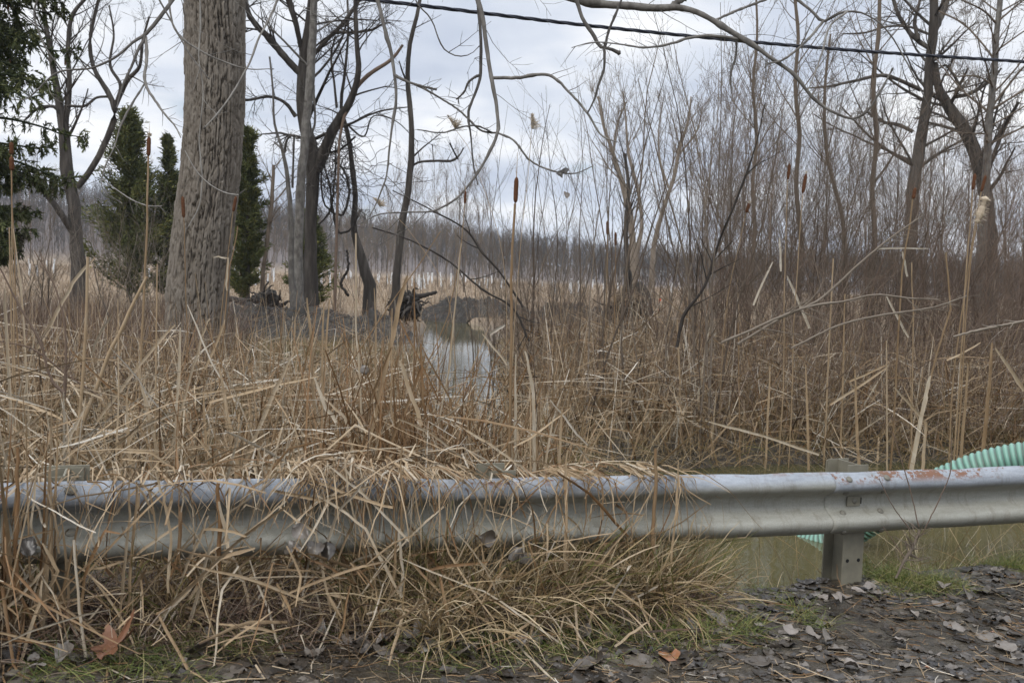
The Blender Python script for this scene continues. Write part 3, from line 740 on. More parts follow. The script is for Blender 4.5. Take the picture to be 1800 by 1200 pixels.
# ------------------------------------------------------------------ traced bare trees
def bare_tree(name, label, Y, limbs, n1, n2, n3, mat, seed, group=None, ang=45, up=0.05, lf=0.35, rnd=0.5, twr=0.0035, minL=0.3, trunk_n=1, droop=0.0, K1=8, S=8, tmat=None, lens=(0.42, 0.45), wf=1.0):
    limbs = [[(a, b, w * wf) for a, b, w in lb] for lb in limbs]
    rg = np.random.default_rng(seed)
    px, py, w = limbs[0][0]
    base = W(px, py, Y); base[2] = float(H(base[0], base[1]))
    root = empty(name, base, label, 'tree', group)
    gt = Geo(); gc = Geo(); PP = []; RR = []
    for li, lb in enumerate(limbs):
        yy = Y + (0 if li < trunk_n else 0) + np.linspace(0, rg.normal() * 0.03 * Y if li >= trunk_n else 0, len(lb))
        pts = [(a, b, c_, y) for (a, b, c_), y in zip(lb, yy)]
        P, R = trace(pts, 24, 0.12, rg, 0.06)
        if li < trunk_n:
            # root into the soil
            P0 = P[0].copy(); P0[2] = min(P0[2], float(H(P0[0], P0[1]))) - 0.1
            if P0[2] < P[0][2]:
                P = np.concatenate([P0[None], P]); R = np.concatenate([[R[0] * 1.25], R])
        tubes(gt if li < trunk_n else gc, P, R, S, rnd)
        P, R = trace(pts, 16, 0, rg, 0)
        PP.append(P); RR.append(R)
    PP = np.array(PP); RR = np.array(RR)
    C1, R1 = spawn(PP, RR, n1, 0.35, 1.0, ang, lf, up, 0.07, 0.35, K1, rg, twr * 1.6, droop, minL)
    C2, R2 = spawn(C1, R1, n2, 0.2, 1.0, 42, lens[0], up, 0.09, 0.6, 6, rg, twr, droop)
    C3, R3 = spawn(C2, R2, n3, 0.15, 1.0, 40, lens[1], up, 0.1, 0.7, 4, rg, twr * 0.8, droop)
    tubes(gc, C1, R1, 5, rnd); tubes(gc, C2, R2, 3, rnd); tubes(gc, C3, R3, 3, rnd)
    gt.build('trunk', tmat or mat, root, loc=base); gc.build('crown', mat, root, loc=base)
    return root

bare_tree('bare_tree', 'dark forked bare tree between the spruce and the round cedars', 32,
    [[(138, 480, 32), (134, 420, 26), (128, 350, 24), (117, 300, 24), (113, 240, 22), (104, 180, 16), (92, 110, 12), (80, 40, 9), (70, -60, 7)],
     [(136, 330, 14), (165, 290, 13), (190, 240, 13), (202, 190, 12), (188, 160, 10), (165, 120, 9), (158, 80, 8), (168, 20, 7), (185, -40, 6)],
     [(202, 188, 10), (225, 140, 9), (245, 118, 7), (250, 75, 5), (262, 30, 4)],
     [(113, 240, 12), (122, 150, 10), (120, 70, 9), (128, 25, 8), (158, -10, 6)],
     [(205, 180, 8), (212, 150, 7), (195, 120, 6), (200, 60, 4), (192, 10, 3)],
     [(130, 415, 12), (110, 380, 13), (75, 335, 12), (30, 305, 11), (-20, 280, 9)],
     [(113, 215, 7), (95, 188, 7), (70, 190, 6), (40, 215, 4)],
     [(196, 170, 5), (170, 172, 5), (150, 186, 5), (118, 186, 5)]], 10, 6, 4, M_DARK, 21)
bare_tree('bare_tree', 'large bare tree with arched limbs, pale stem against dark trunk, right of the cottonwood', 24,
    [[(546, 535, 56), (545, 470, 42), (546, 400, 36), (550, 330, 40), (548, 270, 42), (534, 210, 36), (530, 130, 30), (543, 50, 24), (552, -60, 18)],
     [(557, 300, 34), (575, 255, 34), (592, 215, 28), (615, 180, 22), (630, 130, 18), (627, 70, 14), (625, 0, 12), (630, -60, 10)],
     [(533, 135, 20), (505, 105, 20), (470, 65, 19), (440, 30, 16), (428, -20, 14)],
     [(530, 90, 14), (522, 50, 16), (508, 0, 18), (495, -50, 15)],
     [(520, 205, 12), (500, 180, 10), (480, 171, 9), (430, 176, 8), (400, 170, 6)],
     [(540, 110, 12), (570, 75, 13), (600, 45, 12), (625, 10, 11), (650, -30, 8)],
     [(590, 58, 8), (625, 57, 8), (655, 52, 8), (672, 43, 6), (686, 40, 3)],
     [(540, 148, 8), (575, 110, 7), (600, 70, 7), (612, 30, 5)],
     [(592, 190, 8), (588, 150, 7), (583, 90, 6), (590, 65, 5)]], 13, 6, 4, M_DARK, 22, droop=0.07, ang=55, twr=0.0032, wf=.66)
bare_tree('snag_tree', 'pale smooth grey stem leaning against the dark limbed tree', 23,
    [[(526, 545, 26), (523, 470, 20), (526, 400, 19), (531, 300, 17), (538, 220, 16), (545, 140, 17), (550, 60, 15), (553, -40, 13)],
     [(531, 250, 5), (545, 238, 5), (552, 150, 4)]], 4, 4, 2, M_PALE, 23, rnd=0.62)
bare_tree('snag_tree', 'slim dead snag with a broken fork and peeling trunk', 22.5,
    [[(519, 545, 20), (512, 480, 12), (512, 400, 11), (508, 340, 9), (502, 290, 8), (496, 262, 6), (484, 225, 5), (480, 160, 4), (474, 100, 3.5)],
     [(500, 268, 6), (505, 245, 5), (515, 238, 4), (524, 245, 3)],
     [(514, 330, 5), (516, 270, 4), (517, 238, 4)],
     [(496, 262, 5), (482, 250, 3)]], 3, 3, 2, M_PALE, 24, rnd=0.45, lf=0.2)
bare_tree('bare_tree', 'thin crooked dark tree draped with hanging vines', 25,
    [[(650, 500, 30), (634, 450, 22), (621, 400, 15), (625, 350, 13), (620, 300, 12), (612, 240, 10), (606, 215, 10), (600, 190, 8), (606, 130, 7), (612, 60, 5), (610, -20, 4)],
     [(625, 385, 6), (632, 372, 7), (636, 368, 3)],
     [(606, 215, 5), (640, 240, 4), (655, 205, 3), (690, 210, 2.5), (735, 250, 2)]], 8, 5, 3, M_DARK, 25, droop=0.1, wf=.85)
bare_tree('bare_tree', 'straight dark tree with one broken horizontal limb above the creek', 24,
    [[(694, 535, 28), (698, 470, 22), (706, 400, 22), (718, 330, 19), (723, 270, 18), (722, 200, 15), (716, 130, 14), (722, 70, 13), (735, 20, 11), (742, -50, 9)],
     [(724, 292, 7), (735, 286, 7), (765, 283, 7), (800, 280, 7), (808, 272, 5), (815, 260, 4)],
     [(805, 280, 5), (797, 265, 5), (791, 252, 4)],
     [(762, 282, 3), (760, 254, 2.5)],
     [(738, 284, 3), (735, 266, 2.5)],
     [(718, 150, 6), (707, 125, 5), (702, 108, 3)]], 2, 3, 3, M_DARK, 26, lf=0.12, wf=.68)
bare_tree('bare_tree', 'broken reddish limb tree stub slanting up right of the arched limbs', 23.5,
    [[(596, 250, 5), (603, 215, 6), (612, 185, 8), (628, 152, 9), (650, 130, 8), (685, 107, 7), (697, 95, 6), (708, 79, 5)]], 1, 2, 2, M_RED, 27, lf=0.05, minL=0.1)
bare_tree('bare_tree', 'huge twin trunk bare tree with thick contorted limbs in the right thicket', 26,
    [[(1592, 500, 52), (1600, 420, 44), (1606, 330, 40), (1618, 250, 34), (1630, 170, 30), (1636, 100, 30), (1642, 40, 30), (1640, -20, 24)],
     [(1742, 480, 46), (1738, 390, 44), (1724, 300, 42), (1704, 245, 42), (1676, 198, 38), (1652, 160, 28), (1642, 110, 20)],
     [(1645, 50, 20), (1662, 10, 20), (1672, -40, 18)],
     [(1640, 90, 14), (1612, 70, 16), (1590, 45, 14), (1575, 15, 12), (1565, -30, 10)],
     [(1615, 70, 12), (1608, 40, 12), (1615, 10, 9), (1622, -30, 8)],
     [(1617, 158, 14), (1590, 145, 13), (1555, 133, 12), (1500, 143, 9), (1450, 153, 7), (1420, 155, 5)],
     [(1605, 232, 12), (1580, 220, 12), (1555, 215, 10), (1520, 195, 7)],
     [(1680, 170, 14), (1705, 165, 11), (1730, 150, 12), (1745, 140, 8), (1760, 120, 6)],
     [(1690, 160, 10), (1675, 130, 9), (1660, 115, 7), (1652, 120, 5)],
     [(1632, 60, 9), (1600, 48, 8), (1560, 47, 7), (1520, 58, 6), (1480, 60, 4)],
     [(1728, 330, 14), (1748, 270, 13), (1770, 215, 12), (1790, 180, 9)]], 16, 6, 4, M_DARK, 28, ang=55, up=0.02, trunk_n=2, lens=(0.5, 0.5), twr=0.0035, rnd=0.6, wf=.62)
bare_tree('bare_tree', 'straight pale trunk tree with spreading fine branches at the right', 24,
    [[(1722, 480, 26), (1728, 400, 24), (1735, 280, 21), (1740, 200, 19), (1748, 130, 17), (1752, 60, 15), (1758, 0, 13), (1764, -60, 11)],
     [(1742, 190, 6), (1765, 160, 6), (1800, 118, 5), (1850, 80, 4)],
     [(1748, 105, 6), (1725, 75, 5), (1690, 40, 5), (1650, 20, 4)],
     [(1750, 40, 6), (1730, 20, 5), (1690, 0, 4)],
     [(1752, 40, 6), (1775, 20, 5), (1800, 0, 4), (1830, -20, 4)],
     [(1738, 235, 5), (1710, 235, 4), (1680, 232, 3)],
     [(1745, 150, 5), (1720, 135, 4), (1680, 135, 3)]], 22, 6, 4, M_TWIG, 29, ang=60, up=0.03, tmat=M_PALE, rnd=0.55, wf=.75)
bare_tree('bare_tree', 'pair of pale willow like trunks leaning apart above the far hill', 58,
    [[(1113, 500, 14), (1112, 430, 14), (1108, 380, 14), (1090, 310, 10), (1078, 270, 8), (1062, 225, 6), (1052, 170, 4)],
     [(1117, 450, 12), (1128, 400, 8), (1120, 330, 7), (1105, 270, 6), (1100, 210, 4), (1095, 160, 3)],
     [(1146, 500, 13), (1150, 430, 11), (1165, 370, 9), (1185, 310, 8), (1195, 260, 7), (1210, 210, 5), (1215, 170, 3)],
     [(1175, 330, 5), (1160, 280, 4), (1158, 230, 3), (1165, 180, 2)],
     [(1078, 270, 5), (1085, 220, 4), (1100, 180, 3)],
     [(1195, 270, 4), (1225, 230, 3), (1235, 190, 2)]], 14, 7, 5, M_TWIG, 30, ang=35, up=0.12, trunk_n=3, rnd=0.8, twr=0.007)
for i, (limbs, Y, lab, sd_) in enumerate([
    ([[(1102, 520, 13), (1103, 470, 12), (1100, 400, 10), (1105, 330, 8), (1098, 270, 6)]], 24, 'slim dark stem standing on the uprooted stump beyond the creek', 31),
    ([[(1318, 500, 9), (1327, 400, 8), (1323, 330, 8), (1330, 240, 7), (1324, 150, 6), (1331, 60, 5), (1328, -30, 4)]], 17, 'straight grey young tree nearest the tall reeds, right of centre', 32),
    ([[(1402, 520, 11), (1408, 420, 10), (1399, 330, 9), (1405, 240, 9), (1398, 150, 8), (1403, 60, 7), (1394, -30, 6)]], 20, 'straight young tree crossed by the long hooked cottonwood branch', 33),
    ([[(1530, 520, 13), (1538, 420, 11), (1533, 330, 10), (1541, 240, 10), (1535, 150, 9), (1544, 60, 8), (1547, -30, 7)]], 19, 'straight young tree just left of the huge twin trunk tree', 34),
    ([[(1485, 520, 10), (1480, 380, 9), (1455, 280, 8), (1450, 160, 6), (1460, 60, 4)]], 21, 'slim wavy young tree among the tangled twigs', 35),
    ([[(400, 480, 9), (402, 400, 7), (410, 330, 6), (412, 280, 4)], [(402, 380, 4), (395, 310, 3), (398, 290, 2)]], 40, 'small ragged dead tree by the narrow cedar', 36),
    ([[(462, 480, 8), (470, 420, 8), (478, 350, 8), (481, 290, 6)]], 34, 'short dead tree with upswept twigs beside the narrow dark cedar', 37)]):
    bare_tree('young_tree', lab, Y, limbs, 16, 5, 3, M_TWIG if i != 0 else M_DARK, sd_, 'young bare trees beyond the reeds', ang=38, up=0.08, rnd=0.5)

# vines
def vines():
    rg = np.random.default_rng(70); g = Geo()
    n = 210
    px = rg.normal(585, 22, n); py = rg.uniform(225, 330, n)
    base = np.array([W(a, b, 24.2 + rg.normal() * 0.3) for a, b in zip(px, py)])
    P = grow(base, nrm(rg.normal(size=(n, 3)) * np.array([1, 1, .6]) + np.array([0, 0, -.6])), rg.uniform(0.6, 2.0, n), 12, 0.05, 0.35, rg=rg)
    tubes(g, P, np.full((n, 12), 0.005) * rg.uniform(.6, 1.8, (n, 1)), 3, rg.random(n))
    for q in ([(625, 240, 4), (600, 262, 5), (570, 275, 4), (565, 320, 4), (572, 360, 4), (600, 380, 5), (612, 350, 5), (605, 300, 5), (585, 280, 4)],
              [(560, 260, 3), (580, 330, 4), (585, 370, 5), (600, 410, 5), (615, 405, 4), (630, 380, 4)],
              [(590, 250, 3), (588, 320, 4), (575, 380, 4), (560, 395, 3)],
              [(610, 440, 4), (612, 470, 5), (600, 500, 6), (612, 520, 6)]):
        P1, R1 = trace([(a, b, c, 24) for a, b, c in q], 40, 0.1, rg, 0.3); tubes(g, P1, R1, 5, 0.3)
    tag(g.build('hanging_vine', M_DARK), 'dense tangle of dark dead vines hanging beside the thin crooked tree', 'vine')
vines()

# ------------------------------------------------------------------ conifers
def conifer(label, px, py0, py1, wpx, Y, seed, mat, n=9000, leaf=(0.10, 0.05), shape=1.0, lean=0):
    rg = np.random.default_rng(seed)
    b = W(px, py0, Y); tp = W(px + lean, py1, Y); b[2] = float(H(b[0], b[1])); h = tp[2] - b[2]; rad = 0.5 * wpx * pxm(Y)
    root = empty('cedar_tree', b, label, 'tree', None)
    g = Geo(); tubes(g, np.linspace(b, tp, 8), np.linspace(0.10, 0.01, 8) * h / 6, 6, .4); g.build('trunk', M_DARK, root, loc=b)
    # boughs then sprays of scale leaves on them
    nb = 150
    t = rg.uniform(0.03, 0.99, nb) ** 0.9
    az = rg.uniform(0, 2 * np.pi, nb); rr = rad * np.clip((1 - t) * 1.25, 0.07, 1) ** shape * rg.uniform(0.3, 1.35, nb)
    base = b + (tp - b) * t[:, None]
    dirs = np.stack([np.cos(az), np.sin(az), rg.uniform(0.25, 0.8, nb)], 1)
    P = grow(base, dirs, rr * 1.2, 6, -0.08, 0.06, rg=rg)
    g = Geo(); tubes(g, P, np.linspace(0.02, 0.005, 6)[None] * np.ones((nb, 1)), 3, 0.1)
    k = rg.integers(0, nb, n); f = rg.uniform(0.12, 1, n) * 4.99; i0 = f.astype(int)
    pos = P[k, i0] + (P[k, i0 + 1] - P[k, i0]) * (f - i0)[:, None] + rg.normal(size=(n, 3)) * rad * 0.07
    d = nrm(dirs[k] * np.array([1, 1, 0.4]) + rg.normal(size=(n, 3)) * 0.6 + np.array([0, 0, 0.5]))
    L = rg.uniform(0.6, 1.5, n) * leaf[0]
    Q = grow(pos, d, L, 3, 0.05, 0.1, rg=rg)
    ribbons(g, Q, np.array([[0.5, 1.0, 0.15]]) * leaf[1] * rg.uniform(0.6, 1.3, (n, 1)), np.clip(rg.normal(0.45, 0.2, n) + 0.25 * (_T[3][k, 0] - .5), 0, 1), rg=rg)
    g.build('crown', mat, root, loc=b)
    return root
conifer('broad dark cedar left of the cottonwood trunk', 228, 492, 195, 150, 38, 1, M_CEDAR, 30000, (0.15, 0.045), 0.85)
conifer('smaller cedar half hidden behind the cottonwood trunk', 296, 492, 238, 84, 39, 2, M_CEDAR, 15000, (0.15, 0.045))
conifer('tall narrow cedar right behind the cottonwood trunk', 436, 492, 222, 78, 34, 3, M_CEDAR, 24000, (0.13, 0.04), 0.55)
conifer('short cedar hidden behind the pale grey stem', 545, 500, 375, 84, 33, 4, M_CEDAR, 14000, (0.13, 0.04), 0.7)
def spruce():
    rg = np.random.default_rng(8); Y = 19
    b = W(-25, 520, Y); b[2] = float(H(b[0], b[1])); tp = W(-5, -700, Y)
    root = empty('spruce_tree', b, 'tall spruce with drooping green boughs at the left edge of the photo', 'tree')
    g = Geo(); tubes(g, np.linspace(b, tp, 12), np.linspace(0.22, 0.02, 12), 8, .4); g.build('trunk', M_DARK, root, loc=b)
    nb = 210; z = rg.uniform(0.10, 0.97, nb); az = rg.uniform(0, 2 * np.pi, nb)
    L = 2.2 * (1 - z * 0.6) * rg.uniform(0.55, 1.1, nb)
    low = z < 0.22; L[low] *= 0.55
    base = b + (tp - b) * z[:, None]
    P = grow(base, np.stack([np.cos(az), np.sin(az), np.full(nb, 0.05)], 1), L, 10, 0.06, 0.05, rg=rg)
    P[:, 7:, 2] += np.array([0.05, 0.12, 0.22])[None]
    g = Geo(); tubes(g, P, np.linspace(0.028, 0.007, 10)[None] * np.ones((nb, 1)), 4, 0.0)
    C1, R1 = spawn(P, np.full((nb, 10), 0.008), 22, 0.12, 1.0, 70, 0.26, -0.02, 0.08, 0.8, 6, rg, 0.003, 0.30)
    tubes(g, C1, R1, 3, 0.0)
    n = 95000; k = rg.integers(0, len(C1), n); f = rg.uniform(0, 1, n) * 4.99; i0 = f.astype(int)
    pos = C1[k, i0] + (C1[k, i0 + 1] - C1[k, i0]) * (f - i0)[:, None]
    T = nrm(C1[k, i0 + 1] - C1[k, i0])
    d = nrm(T + rg.normal(size=(n, 3)) * 0.55)
    Q = grow(pos, d, rg.uniform(0.05, 0.13, n), 3, 0.05, 0.0, rg=rg)
    ribbons(g, Q, np.array([[0.022, 0.026, 0.006]]) * rg.uniform(.7, 1.3, (n, 1)), np.clip(rg.normal(0.5, 0.2, n), 0, 1), rg=rg)
    g.build('crown', M_SPRUCE, root, loc=b)
    cone0 = None
    for i in range(30):
        j = rg.integers(0, len(C1)); p = C1[j, -1]
        uv = p - CAM
        if cone0 is None:
            gg = Geo(); tubes(gg, np.array([[0, 0, 0], [0, 0, -.02], [0, 0, -.06], [0, 0, -.10], [0, 0, -.13]]), np.array([.006, .016, .018, .014, .004]), 7, .75)
            cone0 = gg.build('cone', M_CAT, root); o = cone0
        else:
            o = cone0.copy(); COL.objects.link(o); o.parent = root
        o.location = p - b
spruce()

# ------------------------------------------------------------------ saplings and shrubs
def multistem(name, label, cat, px, py, Y, n, hpx, spread, seed, mat, group, rnd=0.5, r0=0.011, up=0.05, n1=7, n2=4, lean=(0, 0), ang=28, lf=0.38, gy=None, drp=0.0):
    rg = np.random.default_rng(seed)
    b = W(px, py, Y); b[2] = float(H(b[0], b[1]))
    h = hpx * pxm(Y)
    root = empty(name, b, label, cat, group)
    base = b + rg.normal(size=(n, 3)) * np.array([0.12 + spread * 0.15, 0.15 + spread * .2, 0])
    base[:, 2] = H(base[:, 0], base[:, 1]) - 0.03
    d = np.stack([rg.normal(lean[0], spread, n), rg.normal(lean[1], spread, n), np.ones(n)], 1)
    L = h * rg.uniform(0.55, 1.05, n)
    P = grow(base, d, L, 14, -up, 0.055, rg=rg)
    R = (r0 * rg.uniform(0.5, 1.15, n) * (L / L.max()))[:, None] * np.linspace(1, 0.22, 14)[None]
    g = Geo(); tubes(g, P, np.maximum(R, 0.002), 5, rg.uniform(rnd - .3, rnd + .3, n)); g.build('stem', mat, root, loc=b)
    g = Geo()
    C1, R1 = spawn(P, R, n1, 0.25, 0.98, ang, lf, 0.06 - drp, 0.07, 0.6, 8, rg, 0.0022)
    tubes(g, C1, R1, 3, rnd)
    C2, R2 = spawn(C1, R1, n2, 0.2, 0.98, 35, 0.45, 0.04, 0.09, 0.7, 5, rg, 0.0018)
    tubes(g, C2, R2, 3, rnd)
    g.build('twigs', mat, root, loc=b)
    return root
GS = 'slender saplings between the creek and the right thicket'
sap = [(868, 640, 13, 470), (885, 640, 15, 520), (912, 650, 12, 430), (938, 640, 14, 560), (962, 640, 12, 600), (975, 620, 16, 470), (1015, 640, 11, 610), (1040, 700, 9.5, 640), (1062, 640, 13, 560),
       (1095, 650, 12, 560), (1118, 700, 10, 700), (1150, 680, 11, 620), (1182, 640, 13, 560), (1215, 720, 10, 700), (1245, 720, 9.5, 760), (1262, 640, 13, 650), (840, 600, 18, 420), (1130, 600, 18, 520), (1205, 600, 18, 560), (1290, 620, 16, 560)]
slab = ['first thin sapling right of the creek', 'thin sapling beside the first one at the creek bank', 'short sapling behind the tall cattail', 'tall whip straight sapling right of the tall cattail', 'tall pale sapling under the hanging dead leaves',
        'leaning sapling behind the hanging dead leaves', 'tall single whip left of the pale willow trunks', 'near sapling whose base stands in green grass', 'sapling under the two small cattail heads', 'sapling in front of the uprooted stump',
        'tall near sapling right of the uprooted stump', 'forked sapling in front of the right willow trunk', 'slim sapling left of the wide thicket', 'bent near sapling at the edge of the thicket', 'tall near sapling with dark curved stem by the thicket edge',
        'sapling behind the dark curved stem', 'wispy sapling left bank of the creek beside the dark limb tree', 'pale distant sapling behind the stump', 'distant sapling at the thicket edge', 'sapling where the thicket begins to close']
for i, (px, py, Y, hp) in enumerate(sap):
    multistem('sapling', slab[i], 'sapling', px, py, Y, 3 if i % 3 else 4, hp, 0.10, 300 + i, M_TWIG, GS, 0.25 + 0.3 * (i % 3) / 2, 0.016, 0.03, 7, 3, ang=26, lf=0.35)
GT = 'bare shrubs in the right thicket'
ST = [('grey brown', M_TWIG), ('red brown', M_RED)]
shr = []
rg = np.random.default_rng(77)
pos_ = [(1250, 11), (1300, 9.5), (1345, 12), (1390, 10), (1420, 14), (1465, 11), (1500, 9.3), (1540, 13), (1580, 10.5), (1620, 14), (1655, 10), (1690, 12), (1730, 9.6), (1765, 11.5), (1800, 13),
        (1840, 10), (1900, 12), (1290, 17), (1360, 20), (1440, 18), (1520, 21), (1600, 19), (1680, 17), (1750, 20), (1820, 18), (1900, 20), (1350, 28), (1480, 30), (1640, 30), (1780, 28), (1260, 24)]
places = ['at the open edge of the thicket', 'in front of the straight grey young tree', 'behind the near reeds', 'under the hooked cottonwood branch', 'between two young trees', 'in the middle of the thicket',
          'over the fallen twigs above the pond', 'left of the huge twin trunk tree', 'in front of the huge twin trunk tree', 'behind the reeds above the hose', 'below the contorted limbs', 'beside the pale straight trunk', 'by the fluffy cattail',
          'right of the fluffy cattail', 'deep behind the fluffy cattail', 'at the right edge of the photo', 'beyond the right edge reeds', 'deep behind the open edge', 'deep behind the straight grey young tree', 'deep behind the hooked branch',
          'deep in the middle of the thicket', 'deep left of the twin trunks', 'deep between the twin trunks', 'deep below the contorted limbs', 'deep right of the pale trunk', 'deep at the right edge', 'far back by the field edge', 'far back in the middle',
          'far back behind the twin trunks', 'far back behind the pale trunk', 'far back beside the open field']
for i, (px, Y) in enumerate(pos_):
    Y = 12.4 + (Y - 9) * 0.55 if Y < 14 else Y
    red = (px > 1640 and i % 2 == 0) or i % 5 == 1
    nm, mt = ST[1 if red else 0]
    top_py = np.interp(px, [1230, 1300, 1400, 1600, 1800, 1900], [230, 130, 90, 150, 230, 230]) + rg.uniform(-40, 160)
    if Y > 16: top_py += 60
    gy_ = 500 + 1.55 / Y * F
    multistem('shrub', f'{nm} many stemmed shrub {places[i]}', 'shrub', px, gy_, Y, 9, gy_ - top_py, 0.27, 400 + i, mt, GT, 0.42, 0.012 if Y < 16 else 0.02, 0.015, 10, 6, ang=38, lf=0.40)
tall = [(1345, 15, 120, 'right behind the straight grey young tree'), (1385, 18, 90, 'tall behind the hooked branch'), (1430, 15.5, 150, 'tall in the wavy young tree'), (1475, 19, 110, 'tall between the wavy young tree and the twin trunks'), (1515, 16, 140, 'tall left of the young tree by the twin trunks'),
        (1565, 17, 120, 'tall against the left twin trunk'), (1600, 22, 160, 'tall between both twin trunks'), (1660, 16, 190, 'tall before the leaning twin trunk'), (1705, 15, 240, 'tall over the leaning twin trunk base'), (1750, 17, 200, 'tall before the pale straight trunk'), (1790, 15, 230, 'tall by the right edge twigs'), (1840, 16, 220, 'tall beyond the right edge'),
        (1300, 19, 170, 'tall at the open edge of the thicket'), (1640, 14, 260, 'tall behind the dark cattail'), (1780, 20, 150, 'tall behind the contorted right limb')]
for i, (px, Y, tpy, pl) in enumerate(tall):
    gy_ = 500 + 1.55 / Y * F; red = px > 1650
    multistem('shrub', f"{'red brown' if red else 'grey brown'} many stemmed shrub {pl}", 'shrub', px, gy_, Y, 6, gy_ - tpy, 0.20, 700 + i, M_RED if red else M_TWIG, GT, 0.4, 0.013, 0.02, 14, 7, ang=40, lf=0.34)
GB = 'low bare bushes along the far field edge'
lowb = [(30, 26, 120, 'below the spruce'), (75, 20, 150, 'left of the forked tree'), (170, 24, 130, 'in front of the broad cedar'), (215, 19, 140, 'below the broad cedar'), (270, 26, 140, 'touching the cottonwood'), (465, 40, 130, 'right of the narrow cedar'),
        (590, 34, 150, 'behind the thin crooked tree'), (655, 38, 170, 'between the two dark trunks'), (760, 40, 190, 'beyond the creek head'), (800, 46, 210, 'behind the creek head'), (735, 52, 230, 'behind the straight dark tree'), (850, 34, 120, 'right of the creek head'),
        (690, 46, 210, 'behind the lean dark trunk'), (630, 48, 190, 'behind the vines'), (560, 45, 150, 'behind the short cedar'), (985, 24, 150, 'in the pale grass right of creek'), (925, 26, 130, 'beyond the mud bank right of creek'), (1010, 30, 120, 'left of the uprooted stump')]
for i, (px, Y, hp, pl) in enumerate(lowb):
    gy_ = 486 + (px - 900) * 0.038 + 1.45 / Y * F
    multistem('bush', f'bare wispy bush {pl}', 'bush', px, gy_, Y, 10, hp + 1.4 / Y * F, 0.28, 500 + i, M_TWIG, GB, 0.7, 0.016, 0.02, 8, 4, ang=35, lf=0.45)

# distant woods: mid belt of thin trees as individuals, far hillside as one mass
GP = 'young poplars in the far belt of trees'
rg = np.random.default_rng(31)
def fan_tree(P0, Ht, rg, n1=14, n2=5, r0=0.05, K=8):
    n = len(P0)
    T = grow(P0, np.stack([rg.normal(0, .04, n), rg.normal(0, .04, n), np.ones(n)], 1), Ht, K, -0.02, 0.02, rg=rg)
    R = np.maximum(r0 * (Ht / 9))[:, None] if np.ndim(r0) else (r0 * Ht / 9)[:, None] * np.linspace(1, .15, K)[None]
    return T, R
proto = []
for v in range(6):
    r_ = np.random.default_rng(600 + v)
    T, R = fan_tree(np.zeros((1, 3)), np.array([9.0]), r_)
    C1, R1 = spawn(T, R, 26, 0.22, 1.0, 26, 0.36, 0.10, 0.05, 0.45, 7, r_, 0.012)
    C2, R2 = spawn(C1, R1, 7, 0.15, 1.0, 28, 0.42, 0.08, 0.07, 0.6, 5, r_, 0.007)
    C3, R3 = spawn(C2, R2, 3, 0.15, 1.0, 28, 0.5, 0.05, 0.07, 0.7, 4, r_, 0.006)
    gt = Geo(); tubes(gt, T, R, 6, .5)
    gc = Geo(); tubes(gc, C1, R1, 4, .4 + .2 * r_.random()); tubes(gc, C2, R2, 3, .6); tubes(gc, C3, R3, 3, .75)
    t_ = gt.build('trunk', M_TWIG); c_ = gc.build('crown', M_TWIG)
    proto.append((t_.data, c_.data)); bpy.data.objects.remove(t_); bpy.data.objects.remove(c_)
def poplar(px, Y, hpx, label, k):
    x = (px - 900) / F * Y; z = float(H(x, Y)); o = empty('poplar_tree', (x, Y, z), label, 'tree', GP)
    s = hpx * pxm(Y) / 9.0
    o.scale = (s, s, s); o.rotation_euler = (0, 0, rg.uniform(0, 6.28))
    td, cd = proto[k % 6]
    a = bpy.data.objects.new('trunk', td); COL.objects.link(a); a.parent = o
    a = bpy.data.objects.new('crown', cd); COL.objects.link(a); a.parent = o
ORD = ['leftmost', 'second from the left', 'third from the left', 'fourth from the left', 'fifth from the left', 'sixth from the left', 'seventh from the left', 'eighth from the left', 'ninth from the left', 'tenth from the left', 'eleventh from the left', 'twelfth from the left', 'thirteenth from the left', 'fourteenth from the left', 'fifteenth from the left', 'sixteenth from the left']
areas = [(660, 860, 'young poplar in the belt beyond the creek head', 11, 150, 235), (860, 1010, 'young poplar in the belt behind the tall cattail', 5, 60, 120), (1230, 1330, 'slender grey tree in the belt behind the thicket edge', 7, 260, 380),
         (1340, 1800, 'slender grey tree in the belt behind the thicket', 14, 260, 400), (0, 300, 'bare tree in the belt behind the cedars', 9, 120, 190), (440, 660, 'bare tree in the belt behind the vine draped trees', 10, 90, 150), (-900, -60, 'bare tree beyond the left edge', 0, 120, 190)]
k = 0
for x0, x1, lab, n, h0, h1 in areas:
    for i in range(n):
        px = x0 + (x1 - x0) * (i + 0.5 + rg.uniform(-.42, .42)) / n
        poplar(px, rg.uniform(72, 105), rg.uniform(h0, h1) , f'{lab}, {ORD[i]}', k); k += 1

